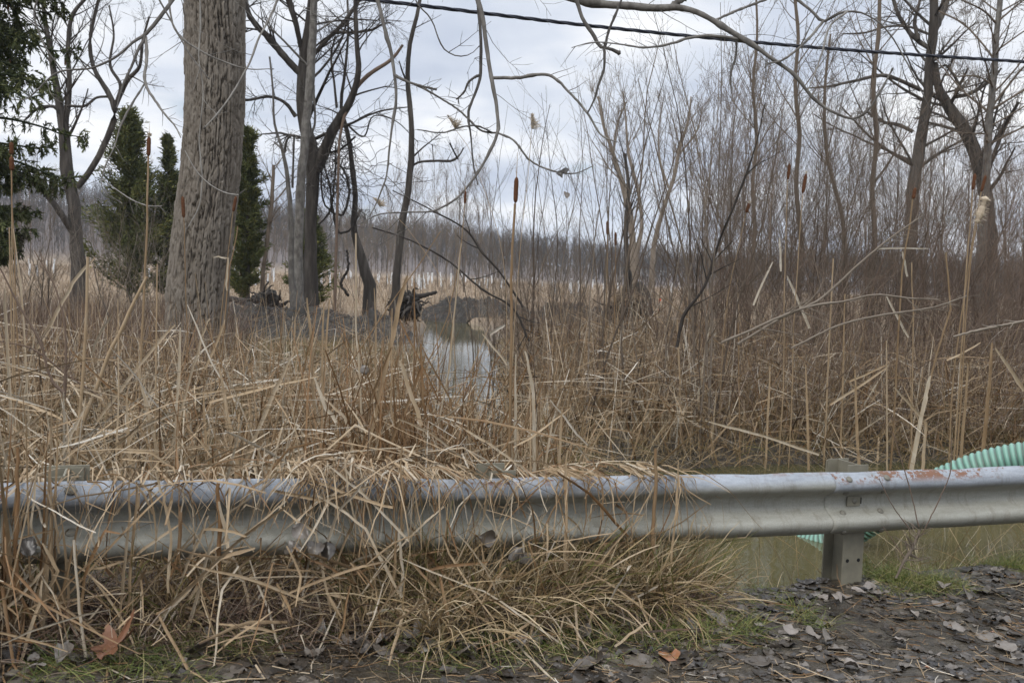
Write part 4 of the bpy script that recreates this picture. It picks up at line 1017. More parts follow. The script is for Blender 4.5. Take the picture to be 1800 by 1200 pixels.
def woods():
    rg = np.random.default_rng(41)
    g = Geo()
    def mass(n, y0, y1, h, n1, n2, r0, rm, u0=-0.75, u1=0.75):
        Y = rg.uniform(y0, y1, n); X = rg.uniform(u0, u1, n) * Y
        P0 = np.stack([X, Y, H(X, Y) - 0.1], 1); Ht = h * rg.uniform(0.6, 1.15, n)
        T = grow(P0, np.stack([rg.normal(0, .05, n), rg.normal(0, .05, n), np.ones(n)], 1), Ht, 6, -0.02, 0.03, rg=rg)
        R = (r0 * Ht / h)[:, None] * np.linspace(1, .25, 6)[None]
        rn = rg.random(n)
        tubes(g, T, R, 3, rn)
        C1, R1 = spawn(T, R, n1, 0.2, 1.0, 38, 0.36, 0.08, 0.06, 0.5, 4, rg, rm * 1.3)
        tubes(g, C1, R1, 3, np.repeat(rn, n1))
        if n2:
            C2, R2 = spawn(C1, R1, n2, 0.1, 1.0, 36, 0.5, 0.05, 0.08, 0.7, 3, rg, rm)
            tubes(g, C2, R2, 3, np.repeat(rn, n1 * n2))
    mass(1700, 180, 245, 7.0, 12, 4, 0.08, 0.02)
    mass(3000, 230, 340, 8.0, 12, 3, 0.11, 0.03)
    mass(1300, 310, 350, 8.5, 16, 5, 0.11, 0.028)
    tag(g.build('far_woods', M_FARW), 'grey bare winter woods covering the far hillside', 'woods', kind='stuff')
woods()

# ------------------------------------------------------------------ white tree guards
GG = 'white tree guards planted across the far field'
g = Geo(); S = 8; V = []
for r_, z in ((0.06, 0), (0.064, 0.3), (0.06, 1.18), (0.07, 1.22), (0.055, 1.22), (0.05, 0.9)):
    for k in range(S): V.append((r_ * math.cos(k * math.pi / 4), r_ * math.sin(k * math.pi / 4), z))
i = np.arange(len(V)).reshape(-1, S)
g.add(V, np.stack([i[:-1], np.roll(i, -1, 1)[:-1], np.roll(i, -1, 1)[1:], i[1:]], -1), .5)
gd = g.build('tree_guard', M_GUARD); first = True
rg = np.random.default_rng(55)
zones = [(15, 95, 6, 'white tree guard tube below the spruce and the forked tree'), (130, 295, 14, 'white tree guard tube below the broad cedar'), (405, 480, 16, 'white tree guard tube beyond the splayed root plate'),
         (535, 620, 12, 'white tree guard tube between the pale stem and the crooked tree'), (655, 690, 4, 'white tree guard tube left of the straight dark tree'), (718, 760, 12, 'white tree guard tube just right of the straight dark tree'),
         (765, 900, 14, 'white tree guard tube behind the creek head'), (925, 1060, 13, 'white tree guard tube behind the saplings in the pale grass'), (1070, 1175, 4, 'white tree guard tube by the uprooted stump'), (1180, 1275, 4, 'white tree guard tube in the open field right of the stump')]
for x0, x1, n, lab in zones:
    for j in range(n):
        px = x0 + (x1 - x0) * (j + 0.5 + rg.uniform(-.45, .45)) / n; Y = rg.uniform(70, 135); px += rg.normal(0, (x1 - x0) / n * .3)
        x = (px - 900) / F * Y
        if first: o = gd; first = False
        else: o = gd.copy(); COL.objects.link(o)
        o.location = (x, Y, float(H(x, Y)) - 0.02); o.rotation_euler = (rg.normal(0, .05), rg.normal(0, .05), rg.uniform(0, 3))
        o.scale = (1.15, 1.15, rg.uniform(0.55, 1.1)); tag(o, f'{lab}, {ORD[j]}', 'tree guard', GG)

# ------------------------------------------------------------------ spoil banks and uprooted stumps
def mound(name, label, x0, x1, yc, wy, h, seed):
    nx_, ny_ = 300, 120
    a, b = np.meshgrid(np.linspace(x0, x1, nx_), np.linspace(yc - wy, yc + wy, ny_))
    u = (a - x0) / (x1 - x0) * 2 - 1; v = (b - yc) / wy
    env = np.clip(1 - np.abs(u) ** 4, 0, 1) * np.clip(1 - v ** 2, 0, 1) ** 0.8
    z = H(a, b) - 0.08 + env * (h * (0.75 + 1.1 * fbm(a * 0.8, b * 0.8, 3, seed)) + 0.75 * np.abs(fbm(a * 2.2, b * 2.2, 4, seed + 1)) + 0.34 * fbm(a * 6, b * 6, 3, seed + 2) + 0.16 * fbm(a * 15, b * 15, 2, seed + 3))
    i = np.arange(nx_ * ny_).reshape(ny_, nx_); g = Geo()
    g.add(np.stack([a, b, z], -1), np.stack([i[:-1, :-1], i[:-1, 1:], i[1:, 1:], i[1:, :-1]], -1), .5)
    o = tag(g.build(name, M_SPOIL), label, 'mud bank')
    r2 = np.random.default_rng(seed); n = 1500; a_ = r2.integers(3, ny_ - 3, n); b_ = r2.integers(3, nx_ - 3, n)
    base = np.stack([a[a_, b_], b[a_, b_], z[a_, b_] + .02], 1)
    P = grow(base, r2.normal(size=(n, 3)) * np.array([1, 1, .45]) + np.array([0, 0, .25]), r2.uniform(.08, .5, n), 5, .05, .15, rg=r2)
    g = Geo(); ribbons(g, P, r2.uniform(.005, .016, n)[:, None] * np.linspace(1, .4, 5)[None], r2.random(n), rg=r2)
    tag(g.build('debris', M_WEED, o), kind='stuff')
    return
mound('mud_bank', 'long dark bank of dug mud left of the creek', -7.8, -2.1, 22.5, 2.0, 0.85, 1)
mound('mud_bank', 'low dark bank of dug mud behind the creek head', -3.9, 0.9, 37.6, 1.6, 0.75, 3)
mound('mud_bank', 'dark spoil heap right of the creek before the uprooted stump', -0.2, 3.4, 26.0, 1.5, 0.85, 5)

def rootwad(label, px, py, Y, size, seed, log=None, cone=False):
    rg = np.random.default_rng(seed)
    b = W(px, py, Y); z0 = float(H(b[0], b[1])); root = empty('uprooted_stump', (b[0], b[1], z0), label, 'stump')
    c = np.array([b[0], b[1], z0 + size * 0.45])
    g = Geo()
    # earth-packed root plate
    nu, nv = 48, 30; U, V_ = np.meshgrid(np.linspace(0, 2 * np.pi, nu, endpoint=False), np.linspace(0.02, np.pi - 0.02, nv))
    rr = size * (0.44 if cone else 0.25) * (1 + 2.0 * fbm(np.cos(U) * 2 + 9 + seed, np.sin(U) * 2 + V_ * 2.5 + 9, 4, seed)) 
    sx, sy, sz = (0.75, 0.6, 1.35) if cone else (1.25, 0.5, 0.95)
    taper = (0.55 + 0.75 * (V_ / np.pi)) if cone else 1.0
    Pn = c + np.stack([rr * np.sin(V_) * np.cos(U) * sx * taper, rr * np.sin(V_) * np.sin(U) * sy * taper, rr * np.cos(V_) * sz], -1)
    i = np.arange(nu * nv).reshape(nv, nu)
    g.add(Pn, np.stack([i[:-1], np.roll(i, -1, 1)[:-1], np.roll(i, -1, 1)[1:], i[1:]], -1), .5)
    g.build('root_plate', M_SPOIL, root, loc=(b[0], b[1], z0))
    g = Geo(); n = 80
    d = nrm(rg.normal(size=(n, 3)) * np.array([1, .5, .8]) + np.array([0, -.15, .25 if not cone else -.3]))
    P = grow(np.broadcast_to(c, (n, 3)) + d * size * 0.2, d, rg.uniform(0.15, 0.68, n) ** 1.2 * size * (1.0 if not cone else .7), 9, 0.06, 0.42, rg=rg)
    tubes(g, P, np.linspace(0.055, 0.010, 9)[None] * rg.uniform(.4, 1.2, (n, 1)) * size / 1.1, 5, rg.uniform(0, .6, n))
    if cone:
        n = 120; a_ = rg.uniform(0, 6.28, n); tp_ = c + np.array([0, 0, size * .42])
        d = np.stack([np.cos(a_) * .7, np.sin(a_) * .7, rg.uniform(-1.6, -.5, n)], 1)
        P = grow(np.broadcast_to(tp_, (n, 3)) + d * .08, d, rg.uniform(.35, .95, n) * size, 10, .05, .22, rg=rg); tubes(g, P, np.linspace(.03, .008, 10)[None] * rg.uniform(.4, 1.4, (n, 1)), 4, rg.uniform(0, .5, n))
    g.build('roots', M_DARK, root, loc=(b[0], b[1], z0))
    if cone:
        n = 500; a_ = rg.uniform(0, 6.28, n); d = np.stack([np.cos(a_), np.sin(a_), rg.uniform(-.1, .9, n)], 1)
        P = grow(c + np.array([0, 0, size * .45]) + rg.normal(size=(n, 3)) * np.array([.14, .14, .06]), d, rg.uniform(.1, .35, n), 6, .25, .15, rg=rg); g = Geo(); ribbons(g, P, np.full((n, 6), .012), rg.random(n), rg=rg)
        tag(g.build('dead_grass', M_FAR, root, loc=(b[0], b[1], z0)), kind='stuff')
    if log:
        q = [list(W(a, bb, Y + yy)) + [.5 * w * pxm(Y)] for a, bb, w, yy in log]
        cc = catmull(q, 20); g = Geo(); tubes(g, cc[:, :3] + rg.normal(size=(20, 3)) * .01, cc[:, 3] * (1 + .2 * rg.random(20)), 9, .3); g.build('log', M_DARK, root, loc=(b[0], b[1], z0))
rootwad('upturned root plate with grey splayed roots left of the pale stem', 468, 530, 27, 1.25, 1, [(460, 527, 12, 0), (430, 530, 11, .2), (402, 524, 9, .4)])
rootwad('black uprooted stump with fallen log behind the straight dark tree', 715, 528, 29, 1.3, 2, [(715, 522, 12, 0), (740, 520, 8, .2), (768, 514, 5, .5)])
rootwad('dark leaning uprooted stump covered with grass in the middle distance', 1103, 570, 21, 1.3, 3, [(1098, 520, 30, 0), (1115, 555, 34, 0), (1130, 590, 30, 0)], True)
for px, py, Y in ((1158, 537, 48), (908, 537, 40)):
    b = W(px, py, Y); z0 = float(H(b[0], b[1])); g = Geo()
    tubes(g, np.array([[0, 0, 0], [0, 0, .3], [0, 0, .7]]), np.full(3, .004), 5, .5)
    boxg(g, 0.004, 0.10, -.002, .002, .58, .68)
    tag(g.build('marker_flag', M_FLAG, None, False), 'tiny orange marker flag in the open field right of the stump' if px > 1000 else 'tiny orange marker flag right of the creek head', 'flag', 'orange marker flags')
    bpy.context.scene.objects[-1].location = (b[0], b[1], z0) if False else bpy.context.scene.objects[-1].location
    for o in COL.objects:
        pass
    o = list(COL.objects)[-1]; o.location = (b[0], b[1], z0)

# ------------------------------------------------------------------ ground cover (uncountable)
def inwater(x, y):
    return H(x, y) < WATER + 0.0
def scatter(n, fx, fy, rg, water=False):
    x = fx(n); y = fy(n)
    if not water:
        m = ~inwater(x, y); x = x[m]; y = y[m]
    return x, y

def cover(name, mat, x, y, L, wd, rg, K=5, lean=0.35, grav=0.06, kink=0.3, rn=(0.5, 0.2), label=None, cat=None, z=None, fold=.2, kdown=0.5, jit=.05):
    n = len(x); base = np.stack([x, y, (np.maximum(H(x, y), WATER - .1) if z is None else z) - 0.01], 1)
    d = np.stack([rg.normal(0, lean, n), rg.normal(0, lean, n), np.ones(n)], 1)
    ki = np.where(rg.random(n) < kink, rg.integers(2, K, n), 99)
    kd = nrm(np.stack([rg.normal(0, 1, n), rg.normal(0, 1, n), rg.normal(-kdown, 0.5, n)], 1))
    P = grow(base, d, L, K, grav, jit, ki, kd, rg)
    P[:, 1:] = clampground(P[:, 1:])
    tp = np.linspace(1, 0.3, K)[None] if K > 3 else np.array([[1, .8, .3]])
    g = Geo(); ribbons(g, P, (wd[:, None] * tp), np.clip(rg.normal(rn[0], rn[1], n), 0, 1), fold=fold, rg=rg)
    return tag(g.build(name, mat), label, cat, kind='stuff')

rg = np.random.default_rng(201)
def U(a, b): return lambda n: rg.uniform(a, b, n)
def sdist(x, y): return (x - RA[0]) * RN[0] + (y - RA[1]) * RN[1]

def avoid_rail(P):
    """push points that would pass through the steel beam to the front of it"""
    s = sdist(P[..., 0], P[..., 1]); t = (P[..., 0] - RA[0]) * RD[0] + (P[..., 1] - RA[1]) * RD[1]
    z = P[..., 2]; z0 = rail_z(t)
    m = (z > z0 - .01) & (z < z0 + .325) & (s > -.10) & (s < .18)
    push = np.where(m, -.100 - s, 0)
    P = P.copy(); P[..., 0] += RN[0] * push; P[..., 1] += RN[1] * push
    return P
# left and middle cattail bed behind the rail
def bed(name, n, xr, yr, hh, hw, label, rn, kink=0.4, lean=0.25, K=6, mat=M_REED, cond=None, kdown=.4):
    x = rg.uniform(*xr, n); y = rg.uniform(*yr, n)
    m = (sdist(x, y) > 0.22) & (np.abs(x) < 0.62 * y + 0.8) & ~inwater(x, y)
    if cond is not None: m &= cond(x, y)
    x, y = x[m], y[m]; n = len(x)
    # clumping
    c = vnoise(x * 2.3, y * 2.3, 4); m = c > rg.random(n) * 0.75; x, y = x[m], y[m]; n = len(x)
    return cover(name, mat, x, y, rg.uniform(hh[0], hh[1], n), rg.uniform(hw[0], hw[1], n), rg, K, lean, 0.008, kink, rn, label, 'reeds', kdown=kdown, jit=.02)
bed('reeds', 12000, (-7.5, 0.2), (4.3, 12.5), (0.4, 1.05), (0.008, 0.025), 'dense bed of broken tan cattail reeds behind the rail, left of the creek', (0.52, 0.25), 0.8, 0.45)
bed('reeds', 2400, (-7.5, -0.4), (5.0, 12.5), (0.85, 1.4), (0.007, 0.016), 'taller upright cattail leaves standing in the left reed bed', (0.52, 0.2), 0.6, 0.22)
bed('reeds', 17000, (0.0, 11), (8.6, 15.5), (0.4, 1.1), (0.008, 0.024), 'dense bed of brown reeds on the far bank of the pond', (0.48, 0.24), 0.75, 0.42)
bed('reeds', 4800, (0.2, 11), (8.8, 15.5), (0.95, 1.6), (0.006, 0.013), 'taller upright reeds standing on the far bank of the pond', (0.55, 0.2), 0.6, 0.28)
bed('reeds', 22000, (-14, 14), (12.5, 24), (0.35, 0.9), (0.008, 0.018), 'matted dry reeds around the creek', (0.47, 0.2), 0.6, 0.42, 5, cond=lambda x, y: ~((x / y > -.29) & (x / y < .0)) & (x / y < .19))
bed('reeds', 9000, (0, 14), (14, 24), (0.4, 1.0), (0.008, 0.018), 'brown reeds deep under the right thicket', (0.38, 0.2), 0.6, 0.42, 5, cond=lambda x, y: x / y > .12)
bed('grass', 17000, (-7, 1), (10.5, 24), (0.12, 0.34), (0.006, 0.012), 'short matted grass before the dug mud bank', (0.42, 0.28), 0.6, 0.8, 5, M_GRASS, cond=lambda x, y: (x / y > -.30) & (x / y < .02) & ~((y > 20.0) & (x > -7.8) & (x < -1.9)))
bed('weeds', 26000, (-12, -3.0), (9, 24), (0.5, 1.15), (0.004, 0.009), 'grey brown dead weeds behind the left reed bed', (0.45, 0.25), 0.3, 0.5, 6, M_WEED, kdown=0, cond=lambda x, y: x / y < -.27)
def orange_cluster():
    n = 330; x = rg.normal(-0.72, 0.30, n); y = rg.normal(6.6, 0.75, n); m = (sdist(x, y) > .25) & ~inwater(x, y); x, y = x[m], y[m]; n = len(x)
    cover('reeds', M_REED, x, y, rg.uniform(.65, 1.4, n), rg.uniform(.009, .021, n), rg, 6, .24, .01, .5, (.22, .06), 'clump of orange brown cattail leaves left of the creek', 'reeds')
orange_cluster()
def mid_weeds():
    n = 1500; y = rg.uniform(9.5, 22, n); x = rg.uniform(-.02, .60, n) * y; m = ~inwater(x, y) & ~((x / y > .085) & (x / y < .15) & (rg.random(n) < .8)); x, y = x[m], y[m]; n = len(x)
    base = np.stack([x, y, H(x, y) - .02], 1); d = np.stack([rg.normal(0, .35, n), rg.normal(0, .3, n), np.ones(n)], 1)
    P = grow(base, d, rg.uniform(.6, 1.9, n), 9, .01, .07, rg=rg); R = rg.uniform(.002, .0055, n)[:, None] * np.linspace(1, .35, 9)[None]
    g = Geo(); tubes(g, P, R, 4, rg.random(n)); C1, R1 = spawn(P, R, 4, .3, 1, 38, .3, .03, .1, .7, 6, rg, .0018); tubes(g, C1, R1, 3, .4)
    tag(g.build('dead_stems', M_RED), 'tangle of thin brown dead stems rising from the reeds right of the creek', 'weeds', kind='stuff')
mid_weeds()
def brambles():
    n = 750; y = rg.uniform(9.4, 15, n); x = rg.uniform(.20, .66, n) * y; m = ~inwater(x, y); x, y = x[m], y[m]; n = len(x)
    base = np.stack([x, y, H(x, y) - .02], 1); d = np.stack([rg.normal(0, .7, n), rg.normal(0, .5, n), np.ones(n)], 1)
    P = grow(base, d, rg.uniform(1.0, 2.9, n), 16, rg.uniform(-.01, .09, n), .07, rg=rg); P = clampground(P); R = rg.uniform(.0025, .006, n)[:, None] * np.linspace(1, .3, 16)[None]
    g = Geo(); tubes(g, P, R, 4, rg.random(n)); C1, R1 = spawn(P, R, 7, .25, 1, 45, .28, .02, .12, .7, 7, rg, .0018); tubes(g, C1, R1, 3, .45); C2, R2 = spawn(C1, R1, 2, .2, 1, 40, .5, .02, .12, .7, 5, rg, .0015); tubes(g, C2, R2, 3, .6)
    tag(g.build('brambles', M_RED), 'arching reddish brown brambles tangled over the far pond bank', 'brambles', kind='stuff')
brambles()
def creek_reeds():
    n = 1100; y = rg.uniform(5.6, 11, n); x = rg.uniform(-.75, .55, n) * (y / 8); m = sdist(x, y) > .5; x, y = x[m], y[m]; n = len(x)
    cover('reeds', M_REED, x, y, rg.uniform(.4, 1.0, n), rg.uniform(.006, .016, n), rg, 6, .3, .01, .6, (.42, .2), 'brown reeds standing in the creek mouth behind the rail', 'reeds', jit=.02)
creek_reeds()
def fallen(name, n, xr, yr, zr, label, rn, cond):
    x = rg.uniform(*xr, n); y = rg.uniform(*yr, n); m = (sdist(x, y) > .3) & (np.abs(x) < .62 * y + .8) & cond(x, y) & (H(x, y) > WATER - .02); x, y = x[m], y[m]; n = len(x)
    z = H(x, y) + rg.uniform(*zr, n); a = rg.uniform(0, 6.28, n); L = rg.uniform(.3, 1.15, n)
    d = np.stack([np.cos(a), np.sin(a), rg.normal(0.05, .35, n)], 1)
    ki = np.where(rg.random(n) < .5, rg.integers(1, 6, n), 99); kd = nrm(np.stack([rg.normal(0, 1, n), rg.normal(0, 1, n), rg.normal(-.8, .5, n)], 1))
    P = grow(np.stack([x, y, z], 1), d, L, 8, .03, .05, ki, kd, rg); P = clampground(P)
    P = avoid_rail(P)
    g = Geo(); ribbons(g, P, rg.uniform(.005, .014, n)[:, None] * np.array([[.5, .9, 1, 1, .95, .8, .6, .25]]) * rg.uniform(.75, 1.1, (n, 8)), np.clip(rg.normal(rn[0], rn[1], n), 0, 1), rg=rg)
    tag(g.build(name, M_REED), label, 'reeds', kind='stuff')
fallen('fallen_reeds', 2600, (-7, .1), (4.2, 12), (.08, .75), 'criss crossed fallen cattail leaves on top of the left reed bed', (.62, .24), lambda x, y: rg.random(len(x)) < np.clip(1.4 - y / 12, .2, 1))
fallen('fallen_reeds', 3000, (.2, 10), (8.6, 14), (.08, .8), 'criss crossed fallen leaves on the far bank of the pond', (.58, .24), lambda x, y: y > 0)
# far field
def far_field():
    n = 46000; y = 24 + (150 - 24) * rg.random(n) ** 1.35; x = rg.uniform(-0.72, 0.72, n) * y
    m = ~inwater(x, y); x, y = x[m], y[m]; n = len(x)
    sc = y / 40
    cover('field_grass', M_FAR, x, y, rg.uniform(.22, .6, n), rg.uniform(.012, .03, n) * sc, rg, 4, .4, .03, .2, (.5, .22), 'tan dry grass of the open field beyond the creek', 'grass', fold=.1)
far_field()
# fine grass: pond bank, creek banks, around reeds
def fine():
    n = 30000; y = rg.uniform(4.3, 17, n); x = rg.uniform(-.62, .62, n) * y + rg.normal(0, .3, n)
    m = (sdist(x, y) > .15) & ~inwater(x, y); x, y = x[m], y[m]; n = len(x)
    gr = vnoise(x * .8 + 4, y * .8, 6) > .50
    rn = np.where(gr, rg.uniform(.05, .5, n), rg.uniform(.3, 1, n))
    base = np.stack([x, y, H(x, y) - .01], 1)
    d = np.stack([rg.normal(0, .55, n), rg.normal(0, .55, n), np.ones(n)], 1)
    P = grow(base, d, rg.uniform(.22, .6, n), 6, .13, .07, rg=rg); P[:, 1:] = clampground(P[:, 1:])
    g = Geo(); ribbons(g, P, rg.uniform(.0025, .0055, n)[:, None] * np.linspace(1, .25, 6)[None], rn, rg=rg)
    tag(g.build('grass', M_GRASS), 'fine dry grass matted under the reeds behind the rail', 'grass', kind='stuff')
fine()
# overhanging bank fringe on the far side of the pond
def fringe():
    n = 14000; x = rg.uniform(.3, 9, n); y = rg.uniform(6.8, 12.5, n); s = sdist(x, y)
    m = (H(x, y) > WATER - .12) & (H(x, y) < WATER + .14) & (s > 1.2); x, y = x[m], y[m]; n = len(x)
    base = np.stack([x, y, np.maximum(H(x, y), WATER) + .02], 1)
    d = np.stack([rg.normal(0, .5, n), rg.normal(-.5, .4, n), np.ones(n)], 1)
    P = grow(base, d, rg.uniform(.3, .8, n), 8, .20, .06, rg=rg); P[..., 2] = np.maximum(P[..., 2], WATER + .002)
    g = Geo(); ribbons(g, P, rg.uniform(.003, .007, n)[:, None] * np.linspace(1, .25, 8)[None], np.clip(rg.normal(.5, .2, n), 0, 1), rg=rg)
    tag(g.build('bank_grass', M_GRASS), 'long brown grass hanging over the far pond bank', 'grass', kind='stuff')
fringe()

# ---- verge in front of and under the rail
def verge():
    cl = []
    # tufts: px, py-ish position along rail t, offset s, count, height
    specs = []
    for k in range(62):
        t = rg.uniform(-0.6, 2.5); s = rg.normal(.06, .14)
        specs.append((t, s, int(rg.uniform(20, 100)), rg.uniform(.2, .58)))
    for k in range(16): specs.append((rg.normal(1.55, .22), rg.normal(-.12, .1), 90, rg.uniform(.35, .62)))
    for k in range(20): specs.append((rg.normal(2.48, .10), rg.normal(-.02, .07), 60, rg.uniform(.35, .55)))
    for k in range(8): specs.append((rg.normal(2.05, .15), rg.normal(-.06, .08), 70, rg.uniform(.4, .6)))
    B = []; D = []; Ln = []; Rn = []; Wd = []
    for t, s, n, h in specs:
        p = RA + RD * t + RN * s
        x = p[0] + rg.normal(0, .045, n); y = p[1] + rg.normal(0, .04, n)
        B.append(np.stack([x, y, H(x, y) - .01], 1)); lean = rg.normal(0, .38, 2)
        D.append(np.stack([rg.normal(lean[0], .32, n), rg.normal(lean[1] + .08, .32, n), np.ones(n)], 1)); Ln.append(rg.uniform(.5, 1.1, n) * h)
        gr = rg.random() < .22
        Rn.append(np.where(rg.random(n) < (.5 if gr else .10), rg.uniform(0.0, .25, n), rg.uniform(.35, .95, n))); Wd.append(rg.uniform(.0026, .0075, n))
    B = np.concatenate(B); D = np.concatenate(D); Ln = np.concatenate(Ln); Rn = np.concatenate(Rn); Wd = np.concatenate(Wd); n = len(B)
    m = ~inwater(B[:, 0], B[:, 1]); B, D, Ln, Rn, Wd = B[m], D[m], Ln[m], Rn[m], Wd[m]; n = len(B)
    P = grow(B, D, Ln, 8, rg.uniform(.03, .3, n), .10, rg=rg); P[:, 1:] = clampground(P[:, 1:])
    P = avoid_rail(P)
    g = Geo(); ribbons(g, P, Wd[:, None] * np.array([[1, 1.1, 1.1, 1, .9, .75, .55, .2]]), Rn, rg=rg)
    tag(g.build('verge_grass', M_GRASS), 'dry and green grass tufts growing along the foot of the guardrail', 'grass', kind='stuff')
verge()
def verge_reeds():
    n = 760; t = rg.uniform(-.8, 2.5, n); s = rg.normal(-.12, .13, n)
    x = RA[0] + RD[0] * t + RN[0] * s; y = RA[1] + RD[1] * t + RN[1] * s
    z = H(x, y) + np.abs(rg.normal(0, .22, n)); a = rg.uniform(0, 6.28, n)
    d = np.stack([np.cos(a), np.sin(a), rg.normal(.1, .9, n)], 1)
    ki = np.where(rg.random(n) < .55, rg.integers(1, 6, n), 99); kd = nrm(np.stack([rg.normal(0, .8, n), rg.normal(-.2, .6, n), rg.normal(-.9, .5, n)], 1)); WN = 0
    P = grow(np.stack([x, y, z], 1), d, rg.uniform(.15, .6, n), 6, .06, .08, ki, kd, rg); P = avoid_rail(clampground(P))
    g = Geo(); ribbons(g, P, rg.uniform(.005, .014, n)[:, None] * np.array([[.7, 1, 1, .95, .8, .4]]), np.clip(rg.normal(.52, .22, n), 0, .82), rg=rg)
    tag(g.build('fallen_reeds', M_REED), 'grey broken cattail leaves lodged in the grass below the rail', 'reeds', kind='stuff')
verge_reeds()
def thatch():
    n = 15000; t = rg.uniform(-.9, 2.75, n); s = rg.normal(.06, .17, n)
    x = RA[0] + RD[0] * t + RN[0] * s; y = RA[1] + RD[1] * t + RN[1] * s; m = ~inwater(x, y); x, y = x[m], y[m]; n = len(x)
    a = rg.uniform(0, 6.28, n); d = np.stack([np.cos(a), np.sin(a), rg.uniform(.1, 1.2, n)], 1)
    P = grow(np.stack([x, y, H(x, y) + np.abs(rg.normal(0, .04, n))], 1), d, rg.uniform(.06, .24, n), 6, .10, .16, rg=rg); P = avoid_rail(clampground(P))
    g = Geo(); ribbons(g, P, rg.uniform(.0018, .006, n)[:, None] * np.linspace(1, .3, 6)[None], np.clip(rg.normal(.45, .25, n), 0, 1), rg=rg)
    tag(g.build('thatch', M_WEED), 'dark rotting thatch packed between the grass tufts at the rail foot', 'grass', kind='stuff')
thatch()
def low_green():
    n = 15000
    t = np.concatenate([rg.uniform(-.6, 3.2, n // 2), rg.normal(4.35, .5, n // 2)]); s = np.concatenate([rg.normal(-.32, .13, n // 2), rg.normal(.02, .10, n // 2)])
    x = RA[0] + RD[0] * t + RN[0] * s; y = RA[1] + RD[1] * t + RN[1] * s
    m = ~inwater(x, y) & (vnoise(x * 4, y * 4, 2) > .38); x, y = x[m], y[m]; n = len(x)
    base = np.stack([x, y, H(x, y) - .004], 1)
    d = np.stack([rg.normal(0, .9, n), rg.normal(0, .9, n), np.ones(n)], 1)
    P = grow(base, d, rg.uniform(.04, .16, n), 5, .18, .1, rg=rg); P[:, 1:] = clampground(P[:, 1:], .004)
    g = Geo(); ribbons(g, P, rg.uniform(.0015, .0035, n)[:, None] * np.linspace(1, .3, 5)[None], rg.random(n), rg=rg)
    tag(g.build('short_grass', M_GREEN), 'short yellowish green grass on the muddy road edge', 'grass', kind='stuff')
low_green()
# litter: needles, straw and twig bits lying on the mud
def straw():
    n = 3800; t = rg.uniform(-1.2, 6.2, n); s = rg.uniform(-1.35, .05, n)
    x = RA[0] + RD[0] * t + RN[0] * s; y = RA[1] + RD[1] * t + RN[1] * s
    a = rg.uniform(0, 6.28, n); m = ~inwater(x, y); x, y, a = x[m], y[m], a[m]; n = len(x)
    P = grow(np.stack([x, y, H(x, y) + .005], 1), np.stack([np.cos(a), np.sin(a), 0 * a], 1), rg.exponential(.06, n) + .02, 4, 0, .12, rg=rg); P = clampground(P, .005)
    g = Geo(); ribbons(g, P, rg.uniform(.0012, .004, n)[:, None] * np.ones((1, 4)), np.clip(rg.normal(.4, .25, n), 0, 1), rg=rg)
    tag(g.build('straw_litter', M_REED), 'scattered straw and stem fragments lying on the mud', 'litter', kind='stuff')
straw()

# ---- fallen leaves
def leaf_shape(kind='heart', n=9):
    """half outline -> curled grid (n x 5)"""
    u = np.linspace(0, 1, n)
    if kind == 'heart': w = np.array([0, .34, .47, .50, .46, .38, .27, .14, 0])
    v = np.linspace(-1, 1, 5)
    X = v[None] * w[:, None]; Yl = (u - .5)[:, None] + 0 * v[None] - .06 * np.abs(v)[None] * (1 - u)[:, None]
    return X, Yl
def leaf_batch(x, y, z, size, rg, rn, curl=.5, tilt=.35):
    n = len(x); X, Yl = leaf_shape()
    az = rg.uniform(0, 6.28, n); tx = rg.normal(0, tilt, n); ty = rg.normal(0, tilt, n); cu = rg.normal(.2, curl, n); cv = rg.normal(0, curl, n)
    lx = X[None] * size[:, None, None] * rg.uniform(.75, 1.1, n)[:, None, None]; ly = Yl[None] * size[:, None, None] + 0 * lx
    lz = (X[None] ** 2 * cu[:, None, None] * 1.6 + Yl[None] ** 2 * cv[:, None, None] + .06 * rg.normal(size=(n, 9, 5))) * size[:, None, None]
    lz = lz + tx[:, None, None] * lx + ty[:, None, None] * ly
    ca, sa = np.cos(az)[:, None, None], np.sin(az)[:, None, None]
    gx = x[:, None, None] + lx * ca - ly * sa; gy = y[:, None, None] + lx * sa + ly * ca; 
    V = np.stack([gx, gy, z[:, None, None] + lz], -1)
    V[..., 2] = np.maximum(V[..., 2], np.maximum(H(gx, gy), WATER) + .003)
    i = np.arange(n * 45).reshape(n, 9, 5)
    f = np.stack([i[:, :-1, :-1], i[:, :-1, 1:], i[:, 1:, 1:], i[:, 1:, :-1]], -1)
    return V, f, np.repeat(rn, 45)
def litter():
    n = 7500; t = rg.uniform(-1.3, 6.6, n); s = rg.uniform(-1.4, .12, n)
    x = RA[0] + RD[0] * t + RN[0] * s; y = RA[1] + RD[1] * t + RN[1] * s
    m = ~inwater(x, y) & (vnoise(x * 2.5 + 3, y * 2.5, 3) > .30 * rg.random(n) + .12); x, y = x[m], y[m]; n = len(x)
    z = H(x, y) + rg.uniform(.002, .010, n)
    rn = np.clip(rg.normal(.24, .19, n), 0, .8); rn = np.where(rg.random(n) < .004, .93, rn)
    V, f, r = leaf_batch(x, y, z - .006, rg.gamma(3, .012, n) + .006, rg, rn, .16, .05)
    g = Geo(); g.add(V, f, r); tag(g.build('leaf_litter', M_LEAF), 'wet dark rotting leaves covering the muddy road edge', 'leaves', kind='stuff')
litter()
GL = 'pale curled fallen leaves on the verge'
